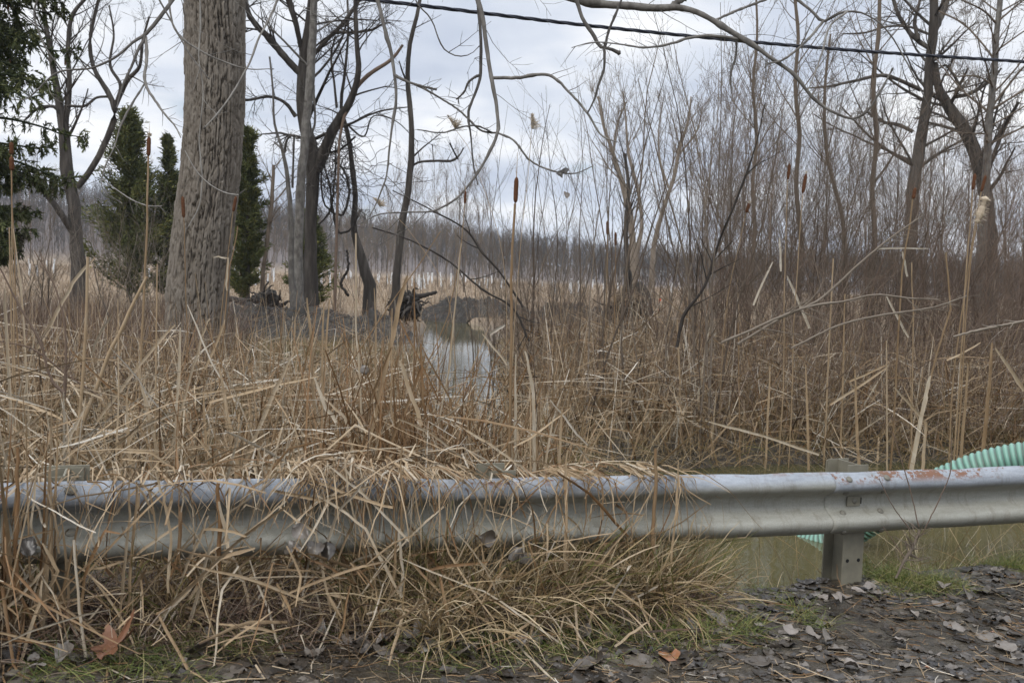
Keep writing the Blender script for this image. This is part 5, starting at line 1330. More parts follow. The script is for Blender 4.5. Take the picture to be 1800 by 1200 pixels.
def named_leaves():
    spots = [(685, 1075), (700, 1090), (730, 1070), (755, 1040), (800, 1085), (812, 1080), (770, 1110), (800, 1130), (705, 1105), (665, 1145), (860, 1105), (925, 1040), (970, 1035), (965, 1075), (1000, 1060), (955, 1125), (820, 1060), (742, 1058), (900, 1090),
             (60, 1120), (65, 1170), (90, 1110), (105, 1150), (140, 1160), (20, 1185), (340, 1075), (360, 1140), (395, 1115), (230, 1150), (545, 1115), (600, 1100), (560, 1150),
             (1250, 1085), (1285, 1090), (1335, 1100), (1390, 1110), (1430, 1120), (1460, 1128), (1360, 1140), (1470, 1055), (1510, 1040), (1530, 1030), (1550, 1045), (1600, 1080), (1660, 1030), (1680, 1105), (1700, 1050), (1740, 1090), (1770, 1140), (1580, 1130), (1640, 1160), (1500, 1170)]
    def zone(px, py):
        if px < 250: return 'pale leaf on the mud by the orange maple leaf'
        if px < 650: return 'grey leaf in green grass under the left rail'
        if px < 1050: return ('grey leaf in the leaf pile left of the two cut stubs' if px < 760 else 'grey leaf in the leaf pile right of the two cut stubs')
        if px < 1440: return 'grey leaf on the mud at the pond edge'
        if py < 1060: return 'grey leaf heaped at the right post foot'
        return 'grey leaf on wet mud right of the pond'
    spots.sort(); seen = {}
    for i, (px, py) in enumerate(spots):
        d = W(px, py, 5.0) - CAM; best = None
        for Yt in np.linspace(3.0, 6.5, 200):
            p = CAM + d * (Yt / 5.0)
            if p[2] <= float(H(p[0], p[1])) + .02: best = p; break
        if best is None: continue
        r2 = np.random.default_rng(900 + i)
        V, f, r = leaf_batch(np.zeros(1), np.zeros(1), np.full(1, 5.0), np.array([r2.uniform(.055, .085)]), r2, np.array([r2.uniform(.5, .78)]), .55, .3)
        V[..., 2] -= V[..., 2].min()
        g = Geo(); g.add(V, f, r); o = g.build('fallen_leaf', M_LEAF, loc=(0, 0, 0)); o.location = (best[0], best[1], float(H(best[0], best[1])) + .012)
        zl = zone(px, py); seen[zl] = seen.get(zl, -1) + 1; tag(o, f'{zl}, {ORD[min(seen[zl], 15)]}', 'leaf', GL)
named_leaves()
def leaf_pile():
    n = 260; t = np.concatenate([rg.normal(t_at_px(740), .22, 150), rg.normal(t_at_px(60), .2, 50), rg.normal(t_at_px(1000), .3, 60)]); s = rg.normal(-.26, .09, n)
    x = RA[0] + RD[0] * t + RN[0] * s; y = RA[1] + RD[1] * t + RN[1] * s
    V, f, r = leaf_batch(x, y, H(x, y) + rg.uniform(.01, .05, n), rg.uniform(.035, .075, n), rg, np.clip(rg.normal(.45, .16, n), .1, .75), .5, .4)
    g = Geo(); g.add(V, f, r); tag(g.build('leaf_pile', M_LEAF), 'drift of grey brown fallen leaves at the edge of the grass', 'leaves', kind='stuff')
leaf_pile()
def maple_leaf():
    # five-lobed curled leaf
    th = np.linspace(0, 2 * np.pi, 73)[:-1]
    lob = 0
    R = np.full(72, .36)
    for c0, a in ((90, 1.0), (38, .85), (142, .85), (-12, .62), (192, .62)):
        dd = (np.degrees(th) - c0 + 180) % 360 - 180
        R = np.maximum(R, a * np.exp(-(np.abs(dd) / 20) ** 1.2) + .12)
        for o_ in (-13, 13):
            R = np.maximum(R, a * .80 * np.exp(-(np.abs(dd - o_) / 6) ** 1.5))
    rings = np.linspace(0.02, 1, 7); V = []
    rr2 = np.random.default_rng(4)
    for q in rings:
        for k in range(72):
            x = q * R[k] * math.cos(th[k]); y = q * R[k] * math.sin(th[k]) - .2
            z = .38 * x * x + .22 * (y) ** 2 + .05 * math.sin(th[k] * 5) * q + rr2.normal() * .008
            V.append((x, y, z))
    i = np.arange(7 * 72).reshape(7, 72); g = Geo(); V = np.array(V) * .135
    g.add(V, np.stack([i[:-1], np.roll(i, -1, 1)[:-1], np.roll(i, -1, 1)[1:], i[1:]], -1), .5)
    p = W(205, 1118, 3.42); o = g.build('maple_leaf', M_ORANGE, loc=(0, 0, 0)); z = float(H(p[0], p[1]))
    o.location = (p[0], p[1], max(z + .02, p[2] - .02)); o.rotation_euler = (math.radians(38), math.radians(-12), math.radians(-40))
    tag(o, 'large orange brown maple leaf lying on dark leaves near the left post', 'leaf')
    g = Geo(); tubes(g, np.array([[0, -.02, 0], [-.03, -.09, .01], [-.07, -.14, .03]]), np.array([.002, .0018, .0015]), 5, .5); g.build('leaf_stalk', M_ORANGE, o)
maple_leaf()

# ------------------------------------------------------------------ named reeds (traced)
def reed(pp, Y, w, c, label, group, kind='b', ext=True, Y2=None, nm='broken_reed'):
    rr3 = np.random.default_rng(int(abs(pp[0][0] * 7 + pp[0][1] * 13 + pp[-1][0])) + 3)
    Y2 = Y if Y2 is None else Y2
    ys_ = np.linspace(Y, Y2, len(pp))
    pts = [W(a, b, y) for (a, b), y in zip(pp, ys_)]
    ends = (pp[0][1], pp[-1][1])
    lo_ = pp if pp[0][1] > pp[-1][1] else pp[::-1]
    if abs(lo_[0][1] - lo_[1][1]) < 1.4 * abs(lo_[0][0] - lo_[1][0]) or any(w_ in label for w_ in ('short', 'level', 'lying', 'crossing', 'hanging', 'touching', 'folded down', 'strip', 'slanting', 'bent', 'white', 'falling', 'straw')): ext = False
    if ends[0] < ends[1]: pts = pts[::-1]
    if ext:
        p0 = pts[0]; gz = max(float(H(p0[0], p0[1])), WATER - .1) - .03
        if p0[2] > gz:
            dv = (pts[0] - pts[1]); dv = dv / max(abs(dv[2]), .35 * np.linalg.norm(dv)); k = min(p0[2] - gz, 1.2)
            q = p0 + dv * k * .8; q[2] = gz; pts = [q] + pts
    pts = np.array(pts)
    # keep corners sharp: sample each straight piece, adding a faint sag
    P = []
    for a, b in zip(pts[:-1], pts[1:]):
        for f in np.linspace(0, 1, 6)[:-1]: P.append(a + (b - a) * f)
    P.append(pts[-1]); P = np.array(P); n = len(P)
    P = P + np.cumsum(rr3.normal(size=(n, 3)) * .0030, axis=0)
    wm = w * pxm(Y)
    if kind == 't':
        R = wm * .36 * np.linspace(1.1, .7, n) * rr3.uniform(.9, 1.1, n); g = Geo(); tubes(g, P, R, 7, c)
    else:
        Wd = .85 * wm * rr3.uniform(.85, 1.12, n) * np.interp(np.linspace(0, 1, n), [0, .15, .8, 1], [.9, 1.1, .95, .45]); g = Geo()
        side = (CAM - P.mean(0)) + rr3.normal(size=3) * 2.2
        ribbons(g, P[None], Wd[None], c, side=side.reshape(1, 1, 3), fold=.28)
    b0 = P[0].copy()
    o = g.build(nm, M_REED, loc=b0)
    return tag(o, label, 'reed', group)
GR1 = 'broken cattail stalks behind the left stretch of rail'
GR2 = 'broken cattail stalks around the creek mouth'
GR3 = 'broken cattail stalks on the far bank of the pond'
GR4 = 'dead cattail leaves draped over and in front of the rail'
L1 = [([(135, 840), (152, 600), (157, 455)], 5.6, 9, .58, 't', 'thick upright reed stalk snapped at its top, left of the cottonwood'), ([(157, 455), (125, 500), (95, 560), (65, 613)], 5.6, 7, .72, 'b', 'pale reed tip folded down to the left from the snapped stalk'),
      ([(190, 625), (225, 545), (255, 487)], 6.0, 10, .6, 't', 'stout leaning reed below the tallest left cattail'), ([(160, 625), (180, 585), (200, 555)], 6.2, 5, .8, 'b', 'short pale leaf left of the stout leaning reed'),
      ([(307, 760), (312, 572)], 5.9, 7, .75, 'b', 'upright half of the sharply folded reed before the cottonwood'), ([(307, 571), (245, 640), (170, 740)], 5.9, 7, .7, 'b', 'long slanting half of the sharply folded reed'),
      ([(325, 535), (367, 633), (413, 705)], 5.8, 4, .95, 'b', 'thin white reed slanting down across the cottonwood foot'), ([(273, 850), (274, 465)], 5.7, 5, .55, 't', 'thin straight stalk left of the cottonwood foot'),
      ([(499, 700), (499, 562)], 5.9, 5, .78, 'b', 'straight pale blade right of the cottonwood'), ([(435, 810), (480, 705), (520, 618)], 5.6, 8, .7, 'b', 'broad blade leaning right in the left bed'),
      ([(558, 657), (575, 710), (592, 742)], 5.6, 7, .85, 'b', 'short bleached blade hanging left of the orange clump'), ([(550, 650), (547, 590), (543, 520)], 6.2, 7, .55, 'b', 'tall tapering blade in front of the mud bank'),
      ([(565, 640), (567, 535)], 6.3, 4, .55, 'b', 'left one of two thin blades in front of the mud bank'), ([(570, 640), (578, 530)], 6.3, 4, .5, 'b', 'right one of two thin blades in front of the mud bank'),
      ([(178, 780), (333, 713)], 5.5, 6, .75, 'b', 'long blade lying nearly level in the left bed'), ([(367, 707), (560, 658)], 5.7, 5, .62, 'b', 'level blade lying across the bed right of the cottonwood foot'),
      ([(337, 693), (483, 673)], 5.9, 4, .6, 'b', 'thin level blade just below the cottonwood foot'), ([(0, 642), (110, 672), (180, 700)], 5.6, 4, .7, 'b', 'thin blade entering level from the left edge'),
      ([(120, 610), (200, 683), (300, 740)], 5.8, 5, .28, 'b', 'orange blade slanting down in the left bed'), ([(0, 695), (60, 712), (110, 735)], 5.5, 5, .6, 'b', 'lower blade entering from the left edge'),
      ([(30, 840), (17, 400)], 5.9, 5, .5, 't', 'tall stalk at the left edge below the double cattail'), ([(60, 840), (47, 600), (28, 400)], 6.2, 4, .7, 'b', 'tall thin blade next to the left edge stalk'),
      ([(235, 830), (228, 690)], 5.4, 7, .62, 'b', 'upright blade above the left post'), ([(118, 830), (120, 690)], 5.4, 7, .8, 'b', 'bleached blade above the left end of rail'),
      ([(360, 820), (352, 690)], 5.5, 6, .5, 'b', 'upright brown blade below the cottonwood foot'), ([(420, 830), (395, 720), (380, 640)], 5.6, 7, .6, 'b', 'blade leaning left under the cottonwood'),
      ([(335, 640), (350, 590), (363, 558)], 6.0, 5, .7, 'b', 'thin blade rising before the cottonwood base'), ([(390, 565), (380, 600), (360, 650)], 6.0, 5, .65, 'b', 'curved blade touching the cottonwood base'),
      ([(390, 560), (398, 470), (408, 400)], 6.1, 3.5, .35, 't', 'orange stalk against the right side of the trunk'), ([(399, 510), (401, 457), (376, 457)], 6.0, 3.5, .8, 'b', 'pale straw bent level across the trunk'),
      ([(22, 840), (10, 560), (12, 520)], 5.6, 6, .75, 'b', 'pale blade at the extreme left edge'), ([(290, 880), (262, 745), (240, 640)], 5.5, 7, .68, 'b', 'wide blade leaning left above the rail'),
      ([(200, 830), (300, 700)], 5.5, 6, .6, 'b', 'blade leaning right above the rail'), ([(150, 720), (110, 800)], 5.3, 6, .8, 'b', 'short bleached blade by the left stalk')]
for pp, Y, w, c, k_, lab in L1: reed(pp, Y, w, c, lab, GR1, k_)
L2 = [([(632, 640), (630, 600), (627, 410)], 6.2, 6, .72, 't', 'tall pale stalk standing before the crooked tree'), ([(660, 640), (655, 505)], 6.4, 4, .55, 'b', 'thin blade left of the orange clump'),
      ([(728, 660), (728, 493)], 6.0, 4, .2, 't', 'dark orange upright stalk of the clump'), ([(690, 600), (705, 545), (722, 493)], 6.0, 9, .5, 'b', 'broad pointed blade leaning right in the clump'),
      ([(705, 800), (690, 720), (695, 545)], 5.8, 5, .5, 'b', 'long straight blade in the orange clump'), ([(740, 750), (718, 690), (700, 633)], 5.6, 8, .68, 'b', 'wide tan blade falling left through the clump'),
      ([(937, 810), (935, 690), (920, 615)], 5.8, 7, .78, 'b', 'wide pale blade right of the tall cattail'), ([(775, 720), (790, 640), (800, 540), (813, 430)], 6.2, 4.5, .72, 't', 'tall thin pale stalk over the creek'),
      ([(600, 660), (680, 545), (775, 405)], 5.8, 3, .32, 't', 'long thin brown cane slanting over the creek bank'), ([(735, 680), (790, 550), (805, 470)], 6.0, 3, .32, 't', 'thin brown cane standing at the creek edge'),
      ([(805, 745), (860, 778), (910, 815)], 5.5, 5, .7, 'b', 'blade slanting down to the rail at the creek'), ([(860, 588), (888, 573)], 7, 7, .92, 'b', 'short white piece of reed above the creek'),
      ([(850, 590), (890, 640)], 6.2, 4, .8, 'b', 'pale blade crossing toward the tall cattail'), ([(970, 705), (1010, 760), (1035, 782)], 5.6, 5, .95, 'b', 'bleached blade right of the tall cattail foot'),
      ([(903, 840), (902, 620)], 5.9, 6, .8, 'b', 'pale blade hugging the tall cattail'), ([(640, 790), (655, 700), (690, 610)], 5.7, 6, .3, 'b', 'orange blade leaning right in the clump'),
      ([(680, 800), (720, 700), (745, 620)], 5.7, 6, .3, 'b', 'second orange blade leaning right in the clump'), ([(765, 800), (740, 700), (735, 600)], 5.7, 5, .25, 'b', 'orange blade at the creek side'),
      ([(735, 600), (790, 700), (800, 740)], 5.8, 5, .3, 'b', 'orange blade bent over the water'), ([(700, 560), (770, 700)], 5.8, 4, .25, 'b', 'dark orange blade bent toward the water'),
      ([(620, 830), (600, 740), (560, 700)], 5.5, 6, .7, 'b', 'blade leaning left behind the rail middle'), ([(850, 830), (760, 760), (700, 735)], 5.5, 5, .7, 'b', 'nearly level blade before the creek'),
      ([(960, 830), (975, 730)], 5.5, 5, .7, 'b', 'upright blade behind the rail middle'), ([(985, 830), (987, 720)], 5.4, 6, .62, 'b', 'upright stalk piece left of the tufted middle')]
for pp, Y, w, c, k_, lab in L2: reed(pp, Y, w, c, lab, GR2, k_)
L3 = [([(1458, 640), (1467, 457)], 9.6, 5, .6, 't', 'tall pale stalk in the middle of the pond bank'), ([(1480, 700), (1483, 517)], 9.5, 5, .5, 't', 'straight brown stalk right of the tall pale one'), ([(1560, 800), (1559, 597)], 9.3, 5, .65, 't', 'straight tan stalk above the middle of the pond'),
      ([(1608, 560), (1607, 460)], 9.8, 4, .55, 't', 'thin stalk below the dark cattail in the thicket'), ([(1737, 700), (1747, 600)], 9.5, 7, .4, 'b', 'broad brown blade near the right edge'), ([(1300, 800), (1295, 567)], 9.4, 4, .35, 't', 'orange stalk at the left end of the pond bank'),
      ([(1372, 477), (1370, 417)], 9.6, 4, .95, 'b', 'white strip hanging high at the thicket edge'), ([(1325, 537), (1360, 460)], 9.6, 4, .9, 'b', 'white strip slanting left at the thicket edge'), ([(1423, 577), (1383, 487)], 9.6, 5, .9, 'b', 'white strip slanting right at the thicket edge'),
      ([(1595, 487), (1587, 443)], 9.6, 4, .92, 'b', 'small white strip hanging by the dark cattail'), ([(1597, 592), (1558, 518)], 9.6, 4, .9, 'b', 'white strip bent over the fallen twigs'), ([(1493, 670), (1560, 640)], 9.5, 4, .6, 'b', 'level tan blade joining the straight stalk'),
      ([(1460, 712), (1557, 648)], 9.4, 5, .65, 'b', 'slanting tan blade joining the straight stalk'), ([(1623, 800), (1627, 743), (1570, 680)], 9.3, 6, .7, 'b', 'tan blade folded sharply near the hose'), ([(1627, 700), (1637, 657)], 9.3, 8, .8, 'b', 'broad grey blade above the hose'),
      ([(1242, 738), (1343, 767), (1440, 798)], 9.0, 5, .78, 'b', 'long pale stem lying along the pond bank'), ([(1800, 687), (1747, 613)], 9.5, 7, .7, 'b', 'broad blade slanting at the right edge'), ([(1663, 633), (1720, 603)], 9.5, 4, .65, 'b', 'thin level blade toward the right edge'),
      ([(1195, 700), (1192, 560)], 9.6, 4, .6, 'b', 'thin blade at the creek side of the pond bank'), ([(1250, 560), (1235, 640)], 9.8, 4, .8, 'b', 'pale blade under the curved sapling'), ([(1540, 437), (1632, 437)], 9.6, 3, .9, 'b', 'white straw bent level below the fluffy cattail'),
      ([(1660, 440), (1668, 540), (1640, 640)], 9.6, 5, .4, 't', 'curved brown stalk rising to the right cattails'), ([(1420, 800), (1415, 640)], 9.3, 5, .55, 'b', 'brown blade at the middle bank'), ([(1345, 800), (1352, 640)], 9.3, 5, .6, 'b', 'brown blade left on the bank'),
      ([(1510, 800), (1500, 650)], 9.3, 6, .5, 'b', 'brown blade in the bank centre'), ([(1690, 780), (1700, 640)], 9.4, 6, .5, 'b', 'upright brown blade behind the hose')]
for pp, Y, w, c, k_, lab in L3: reed(pp, Y, w, c, lab, GR3, k_, ext=(k_ == 't' or 'blade' in lab and 'level' not in lab and 'joining' not in lab))
def rY(px, off): return railY(px) + off
L4 = [([(122, 945), (140, 1100), (156, 1210)], 3.42, 9, .8, 't', 'thick pale stalk standing loose before the left post'), ([(0, 1137), (70, 1108), (140, 1077)], 3.45, 8, .72, 'b', 'grey blade lying low at the left edge'), ([(240, 1120), (400, 968), (553, 860)], 3.66, 8, .62, 'b', 'long blade rising from the mud across the rail'),
      ([(250, 1115), (390, 985), (445, 968)], 3.66, 9, .55, 'b', 'second long grey blade in the slanting bundle'), ([(270, 1100), (400, 975), (500, 885)], 3.66, 5, .7, 'b', 'thin long blade in the slanting bundle'), ([(273, 823), (293, 877), (302, 950), (298, 1040)], rY(290, -.13), 8, .7, 'b', 'broad blade draped straight over the left rail'),
      ([(228, 840), (222, 950), (207, 1093)], rY(225, -.13), 6, .62, 'b', 'left blade of the pair draped near the left post'), ([(239, 855), (230, 950), (222, 1075)], rY(225, -.13), 6, .45, 'b', 'right blade of the pair draped near the left post'), ([(388, 850), (388, 900), (387, 1020)], rY(390, -.14), 12, .22, 't', 'orange broken stalk in front of the left rail'),
      ([(386, 875), (402, 960), (408, 965)], rY(390, -.16), 8, .75, 'b', 'pale strip peeling from the orange stalk'), ([(403, 900), (425, 935), (447, 965)], rY(390, -.16), 6, .7, 'b', 'strip slanting right of the orange stalk'), ([(373, 905), (345, 960), (320, 1015)], rY(390, -.16), 6, .7, 'b', 'strip slanting left of the orange stalk'),
      ([(373, 947), (350, 1040), (323, 1130)], rY(390, -.22), 8, .72, 'b', 'blade hanging low under the left rail'), ([(26, 790), (28, 900), (30, 1040)], 3.5, 12, .22, 't', 'thick orange stalk at the left edge'), ([(80, 857), (92, 910), (103, 973)], rY(100, -.13), 8, .6, 'b', 'grey blade over the left rail end'),
      ([(37, 863), (100, 900), (170, 935)], rY(100, -.16), 4, .92, 'b', 'thin white straw over the left rail end'), ([(27, 863), (55, 900), (77, 927)], rY(100, -.16), 5, .85, 'b', 'short white straw over the left rail end'), ([(68, 850), (57, 940)], rY(60, -.14), 5, .8, 'b', 'short pale blade at the rail end'),
      ([(45, 853), (175, 853)], rY(120, -.10), 4, .62, 'b', 'straw lying along the top of the left rail'), ([(703, 930), (706, 1000), (708, 1050)], rY(700, -.2), 9, .82, 't', 'pale cut stalk stub under the rail middle'), ([(687, 923), (689, 1000), (690, 1045)], rY(700, -.18), 9, .4, 't', 'brown cut stalk stub under the rail middle'),
      ([(1155, 790), (1152, 900), (1147, 985)], rY(1150, -.13), 11, .35, 't', 'tall orange brown stalk in front of the right tuft'), ([(1188, 800), (1186, 900), (1180, 1000)], rY(1150, -.16), 4, .6, 'b', 'thin blade beside the orange brown stalk'), ([(995, 790), (996, 900), (995, 1010)], rY(990, -.14), 6, .6, 'b', 'straight blade before the middle of the rail'),
      ([(1143, 1090), (1100, 1122), (1053, 1153)], rY(1100, -.5), 6, .62, 'b', 'straw lying on the mud below the rail'), ([(1037, 800), (1055, 850), (1060, 913)], rY(1050, -.13), 4, .35, 'b', 'brown straw curving down over the rail'), ([(707, 780), (708, 860), (707, 940)], rY(700, -.14), 6, .42, 't', 'brown stalk over the grass heap on the rail'),
      ([(560, 870), (640, 930), (700, 1040)], rY(620, -.2), 6, .75, 'b', 'blade falling right from the heap on the rail'), ([(500, 890), (560, 940), (580, 1080)], rY(560, -.2), 5, .65, 'b', 'blade falling left from the heap on the rail'), ([(650, 840), (600, 900), (560, 1000)], rY(600, -.18), 6, .8, 'b', 'pale blade crossing the heap on the rail'),
      ([(540, 840), (610, 870), (690, 890)], rY(610, -.15), 6, .55, 'b', 'upper blade lying over the heap on the rail'), ([(580, 820), (640, 870), (720, 950)], rY(640, -.16), 5, .8, 'b', 'white blade falling from the heap to the right'), ([(480, 860), (560, 875), (640, 850)], rY(560, -.14), 7, .6, 'b', 'broad blade lying along the rail top at the heap'),
      ([(605, 800), (612, 860), (640, 960)], rY(620, -.17), 8, .7, 'b', 'broad blade bent over the rail at the heap'), ([(800, 930), (850, 1000), (900, 1100)], rY(850, -.28), 4, .75, 'b', 'long thin straw under the rail middle'), ([(700, 985), (850, 1040), (1000, 1140)], rY(850, -.34), 3.5, .8, 'b', 'long thin straw lying across the tufts'),
      ([(60, 1080), (100, 1000), (80, 955)], 3.5, 8, .62, 'b', 'grey blade curled below the left rail end'), ([(0, 1080), (40, 1040), (75, 1000)], 3.45, 6, .7, 'b', 'grey blade rising from the left edge'), ([(35, 1165), (60, 1090), (85, 1020)], 3.4, 8, .68, 'b', 'grey blade hanging to the mud at the left')]
for pp, Y, w, c, k_, lab in L4: reed(pp, Y, w, c, lab, GR4, k_, ext=False, nm='draped_reed')
# more draped straw on the heap
def heap():
    n = 430; t = np.concatenate([rg.normal(t_at_px(625), .16, 170), rg.uniform(t_at_px(30), t_at_px(1220), 260)])
    s0 = rg.uniform(-.02, .25, n)
    p = RA[None] + RD[None] * t[:, None] + RN[None] * s0[:, None]
    z = rail_z(t) + .315 + rg.uniform(0, .07, n) * np.exp(-((t - t_at_px(625)) / .3) ** 2) + .01
    a = rg.normal(0, .8, n); d = np.stack([RD[0] * np.sin(a) - RN[0] * np.cos(a), RD[1] * np.sin(a) - RN[1] * np.cos(a), rg.uniform(0, .4, n)], 1)
    P = grow(np.stack([p[:, 0], p[:, 1], z], 1), d, rg.uniform(.12, .5, n), 9, rg.uniform(.12, .42, n), .12, rg=rg)
    P = avoid_rail(P); P = clampground(P)
    g = Geo(); ribbons(g, P, rg.uniform(.004, .011, n)[:, None] * np.linspace(1, .4, 9)[None], np.clip(rg.normal(.5, .2, n), 0, .85), rg=rg)
    tag(g.build('straw_heap', M_REED), 'heap of dry straw hanging over the middle of the guardrail', 'straw', kind='stuff')
heap()

# ------------------------------------------------------------------ cattails
GC = 'cattails with brown seed heads'
def cattail(top, bot, wpx, path, Y, label, spike=0, fluff=False, stalkw=4, cap=False):
    """top, bot: ends of the brown head; path: stalk pixels from the head down"""
    r2 = np.random.default_rng(int(top[0] * 3 + top[1]))
    pts = [W(*bot, Y)] + [W(a, b, Y) for a, b in path]
    p = pts[-1].copy(); gz = max(float(H(p[0], p[1])), WATER - .1) - .04
    if p[2] > gz: q = p.copy(); q[2] = gz; pts.append(q)
    b0 = pts[-1]
    root = empty('cattail', b0, label, 'cattail', GC)
    c = catmull(np.array(pts), 24)
    g = Geo(); R = np.linspace(stalkw * .24, stalkw * .40, 24) * pxm(Y); tubes(g, c + np.cumsum(r2.normal(size=(24, 3)) * .002, axis=0), R, 6, r2.uniform(.3, .55)); g.build('stalk', M_REED, root, loc=b0)
    a = W(*bot, Y); b = W(*top, Y); h = np.linspace(a, b, 16)
    r = .44 * wpx * pxm(Y); prof = r * np.array([.25, .75, .95, 1, 1, 1.02, 1, 1, .98, 1, 1.01, 1, .98, .93, .7, .2])
    if fluff: 
        prof = r * (1 + .5 * r2.normal(size=16)); prof[0] = prof[-1] = r * .3
    g = Geo(); tubes(g, h, np.abs(prof) * r2.uniform(.96, 1.04, 16), 10, .5)
    n = 260; k = r2.integers(1, 15, n); d = nrm(r2.normal(size=(n, 3)) * np.array([1, 1, .4]))
    P = grow(h[k] + d * prof[k][:, None] * .9, d, np.full(n, r * (.25 if not fluff else 1.6)) * r2.uniform(.4, 1.3, n), 3, .1, .3, rg=r2)
    ribbons(g, P, np.full((n, 3), .0014 if not fluff else .003), r2.random(n), rg=r2)
    g.build('seed_head', M_FLUFF if fluff else M_CAT, root, loc=b0)
    if cap or spike:
        g = Geo(); up = nrm(b - a)
        if spike: tubes(g, np.linspace(b, b + up * spike * pxm(Y), 5), np.linspace(.0028, .001, 5), 5, .6)
        if cap:
            n = 120; d = nrm(r2.normal(size=(n, 3)) + up * .5); P = grow(np.broadcast_to(b, (n, 3)) + up * .01, d, r2.uniform(.006, .02, n), 3, .02, .3, rg=r2)
            ribbons(g, P, np.full((n, 3), .003), r2.random(n), rg=r2)
        g.build('tip', M_FLUFF if cap else M_REED, root, loc=b0)
    return root
cattail((262, 240), (261, 275), 8, [(259, 380), (255, 485), (250, 640), (246, 800)], 6.3, 'tallest left cattail with fluffy knob and thin spike', 22, stalkw=7, cap=True)
cattail((20, 250), (20, 272), 8, [(20, 300), (21, 400), (26, 560), (30, 800)], 6.5, 'upper of the two cattail heads on the left edge', stalkw=4)
cattail((20, 275), (21, 300), 9, [(22, 360), (28, 560), (36, 800)], 6.4, 'lower of the two cattail heads on the left edge', stalkw=4)
cattail((321, 345), (323, 383), 7, [(324, 450), (326, 560), (330, 700)], 7.0, 'cattail in front of the left side of the cottonwood trunk', stalkw=3)
cattail((415, 345), (410, 372), 6, [(404, 430), (396, 500), (388, 580), (386, 700)], 7.2, 'cattail in front of the right side of the cottonwood trunk', stalkw=3)
cattail((908, 311), (906, 357), 9, [(903, 400), (901, 440), (899, 600), (898, 760), (896, 850)], 5.9, 'tallest cattail in the centre with a long thin spike', 42, stalkw=9)
cattail((818, 336), (817, 358), 5, [(812, 420), (800, 540), (790, 640)], 7.0, 'small worn cattail over the creek', 10, stalkw=3)
cattail((1388, 287), (1385, 316), 6, [(1383, 400), (1380, 520), (1378, 700)], 9.5, 'upright cattail left one of two at the thicket edge', stalkw=3)
cattail((1417, 305), (1411, 340), 7, [(1404, 420), (1396, 540), (1392, 700)], 9.4, 'cattail with pale top right one of two at the thicket edge', stalkw=3, cap=True)
cattail((1317, 357), (1312, 374), 6, [(1300, 430), (1280, 520), (1268, 700)], 9.6, 'short leaning cattail with a pale tip left of the thicket', stalkw=3, cap=True)
cattail((1609, 330), (1605, 350), 7, [(1600, 400), (1590, 460), (1582, 560), (1575, 700)], 9.5, 'dark cattail in front of the huge twin trunk tree', stalkw=5)
cattail((1714, 305), (1710, 334), 7, [(1706, 400), (1698, 480), (1690, 620)], 9.5, 'upright cattail above the fluffy burst one', stalkw=4)
cattail((1733, 308), (1725, 337), 6, [(1715, 400), (1700, 500), (1680, 640)], 9.6, 'leaning cattail next to the upright one above the fluff', stalkw=4)
cattail((1733, 345), (1718, 392), 11, [(1710, 430), (1700, 520), (1692, 640)], 9.3, 'burst cattail shedding pale fluff near the right edge', fluff=True, stalkw=4)
cattail((1068, 388), (1068, 413), 6, [(1067, 480), (1066, 600), (1065, 700)], 10.5, 'cattail left one of two small ones before the willow trunks', stalkw=3)
cattail((1082, 408), (1082, 432), 5, [(1081, 500), (1080, 600), (1078, 700)], 10.6, 'worn cattail right one of two small ones before the willow trunks', stalkw=3)

def plume(px, py, h, path, Y, label, ang):
    r2 = np.random.default_rng(int(px)); pts = np.array([W(px, py + h, Y)] + [W(a, b, Y) for a, b in path]); p = pts[-1].copy(); p[2] = max(float(H(p[0], p[1])), WATER) - .03; pts = np.vstack([pts, p])
    root = empty('reed_plume', p, label, 'reed plume', 'feathery reed plumes')
    g = Geo(); tubes(g, catmull(pts, 20), np.linspace(.0018, .0035, 20), 5, .6); g.build('stalk', M_REED, root, loc=p)
    n = 240; f = r2.random(n); b0 = pts[0] + (W(px + ang, py, Y) - pts[0]) * f[:, None]
    d = nrm(np.stack([r2.normal(.8 if ang <= 0 else -.8, .5, n), r2.normal(0, .5, n), r2.uniform(.2, 1.2, n)], 1))
    P = grow(b0, d, r2.uniform(.03, .085, n) * (1.15 - f), 4, .15, .15, rg=r2); g = Geo(); ribbons(g, P, np.full((n, 4), .0028), r2.random(n), rg=r2)
    g.build('plume', M_FLUFF, root, loc=p)
plume(800, 203, 24, [(818, 250), (850, 330), (880, 430), (890, 640)], 8.0, 'feathery reed plume leaning left high over the creek', -14)
plume(934, 200, 28, [(930, 290), (918, 400), (905, 560)], 7.5, 'upright feathery reed plume above the tall cattail', 0)
plume(668, 348, 16, [(690, 375), (730, 420), (780, 500), (800, 640)], 8.5, 'low feathery reed plume bent left before the dark trunks', -12)

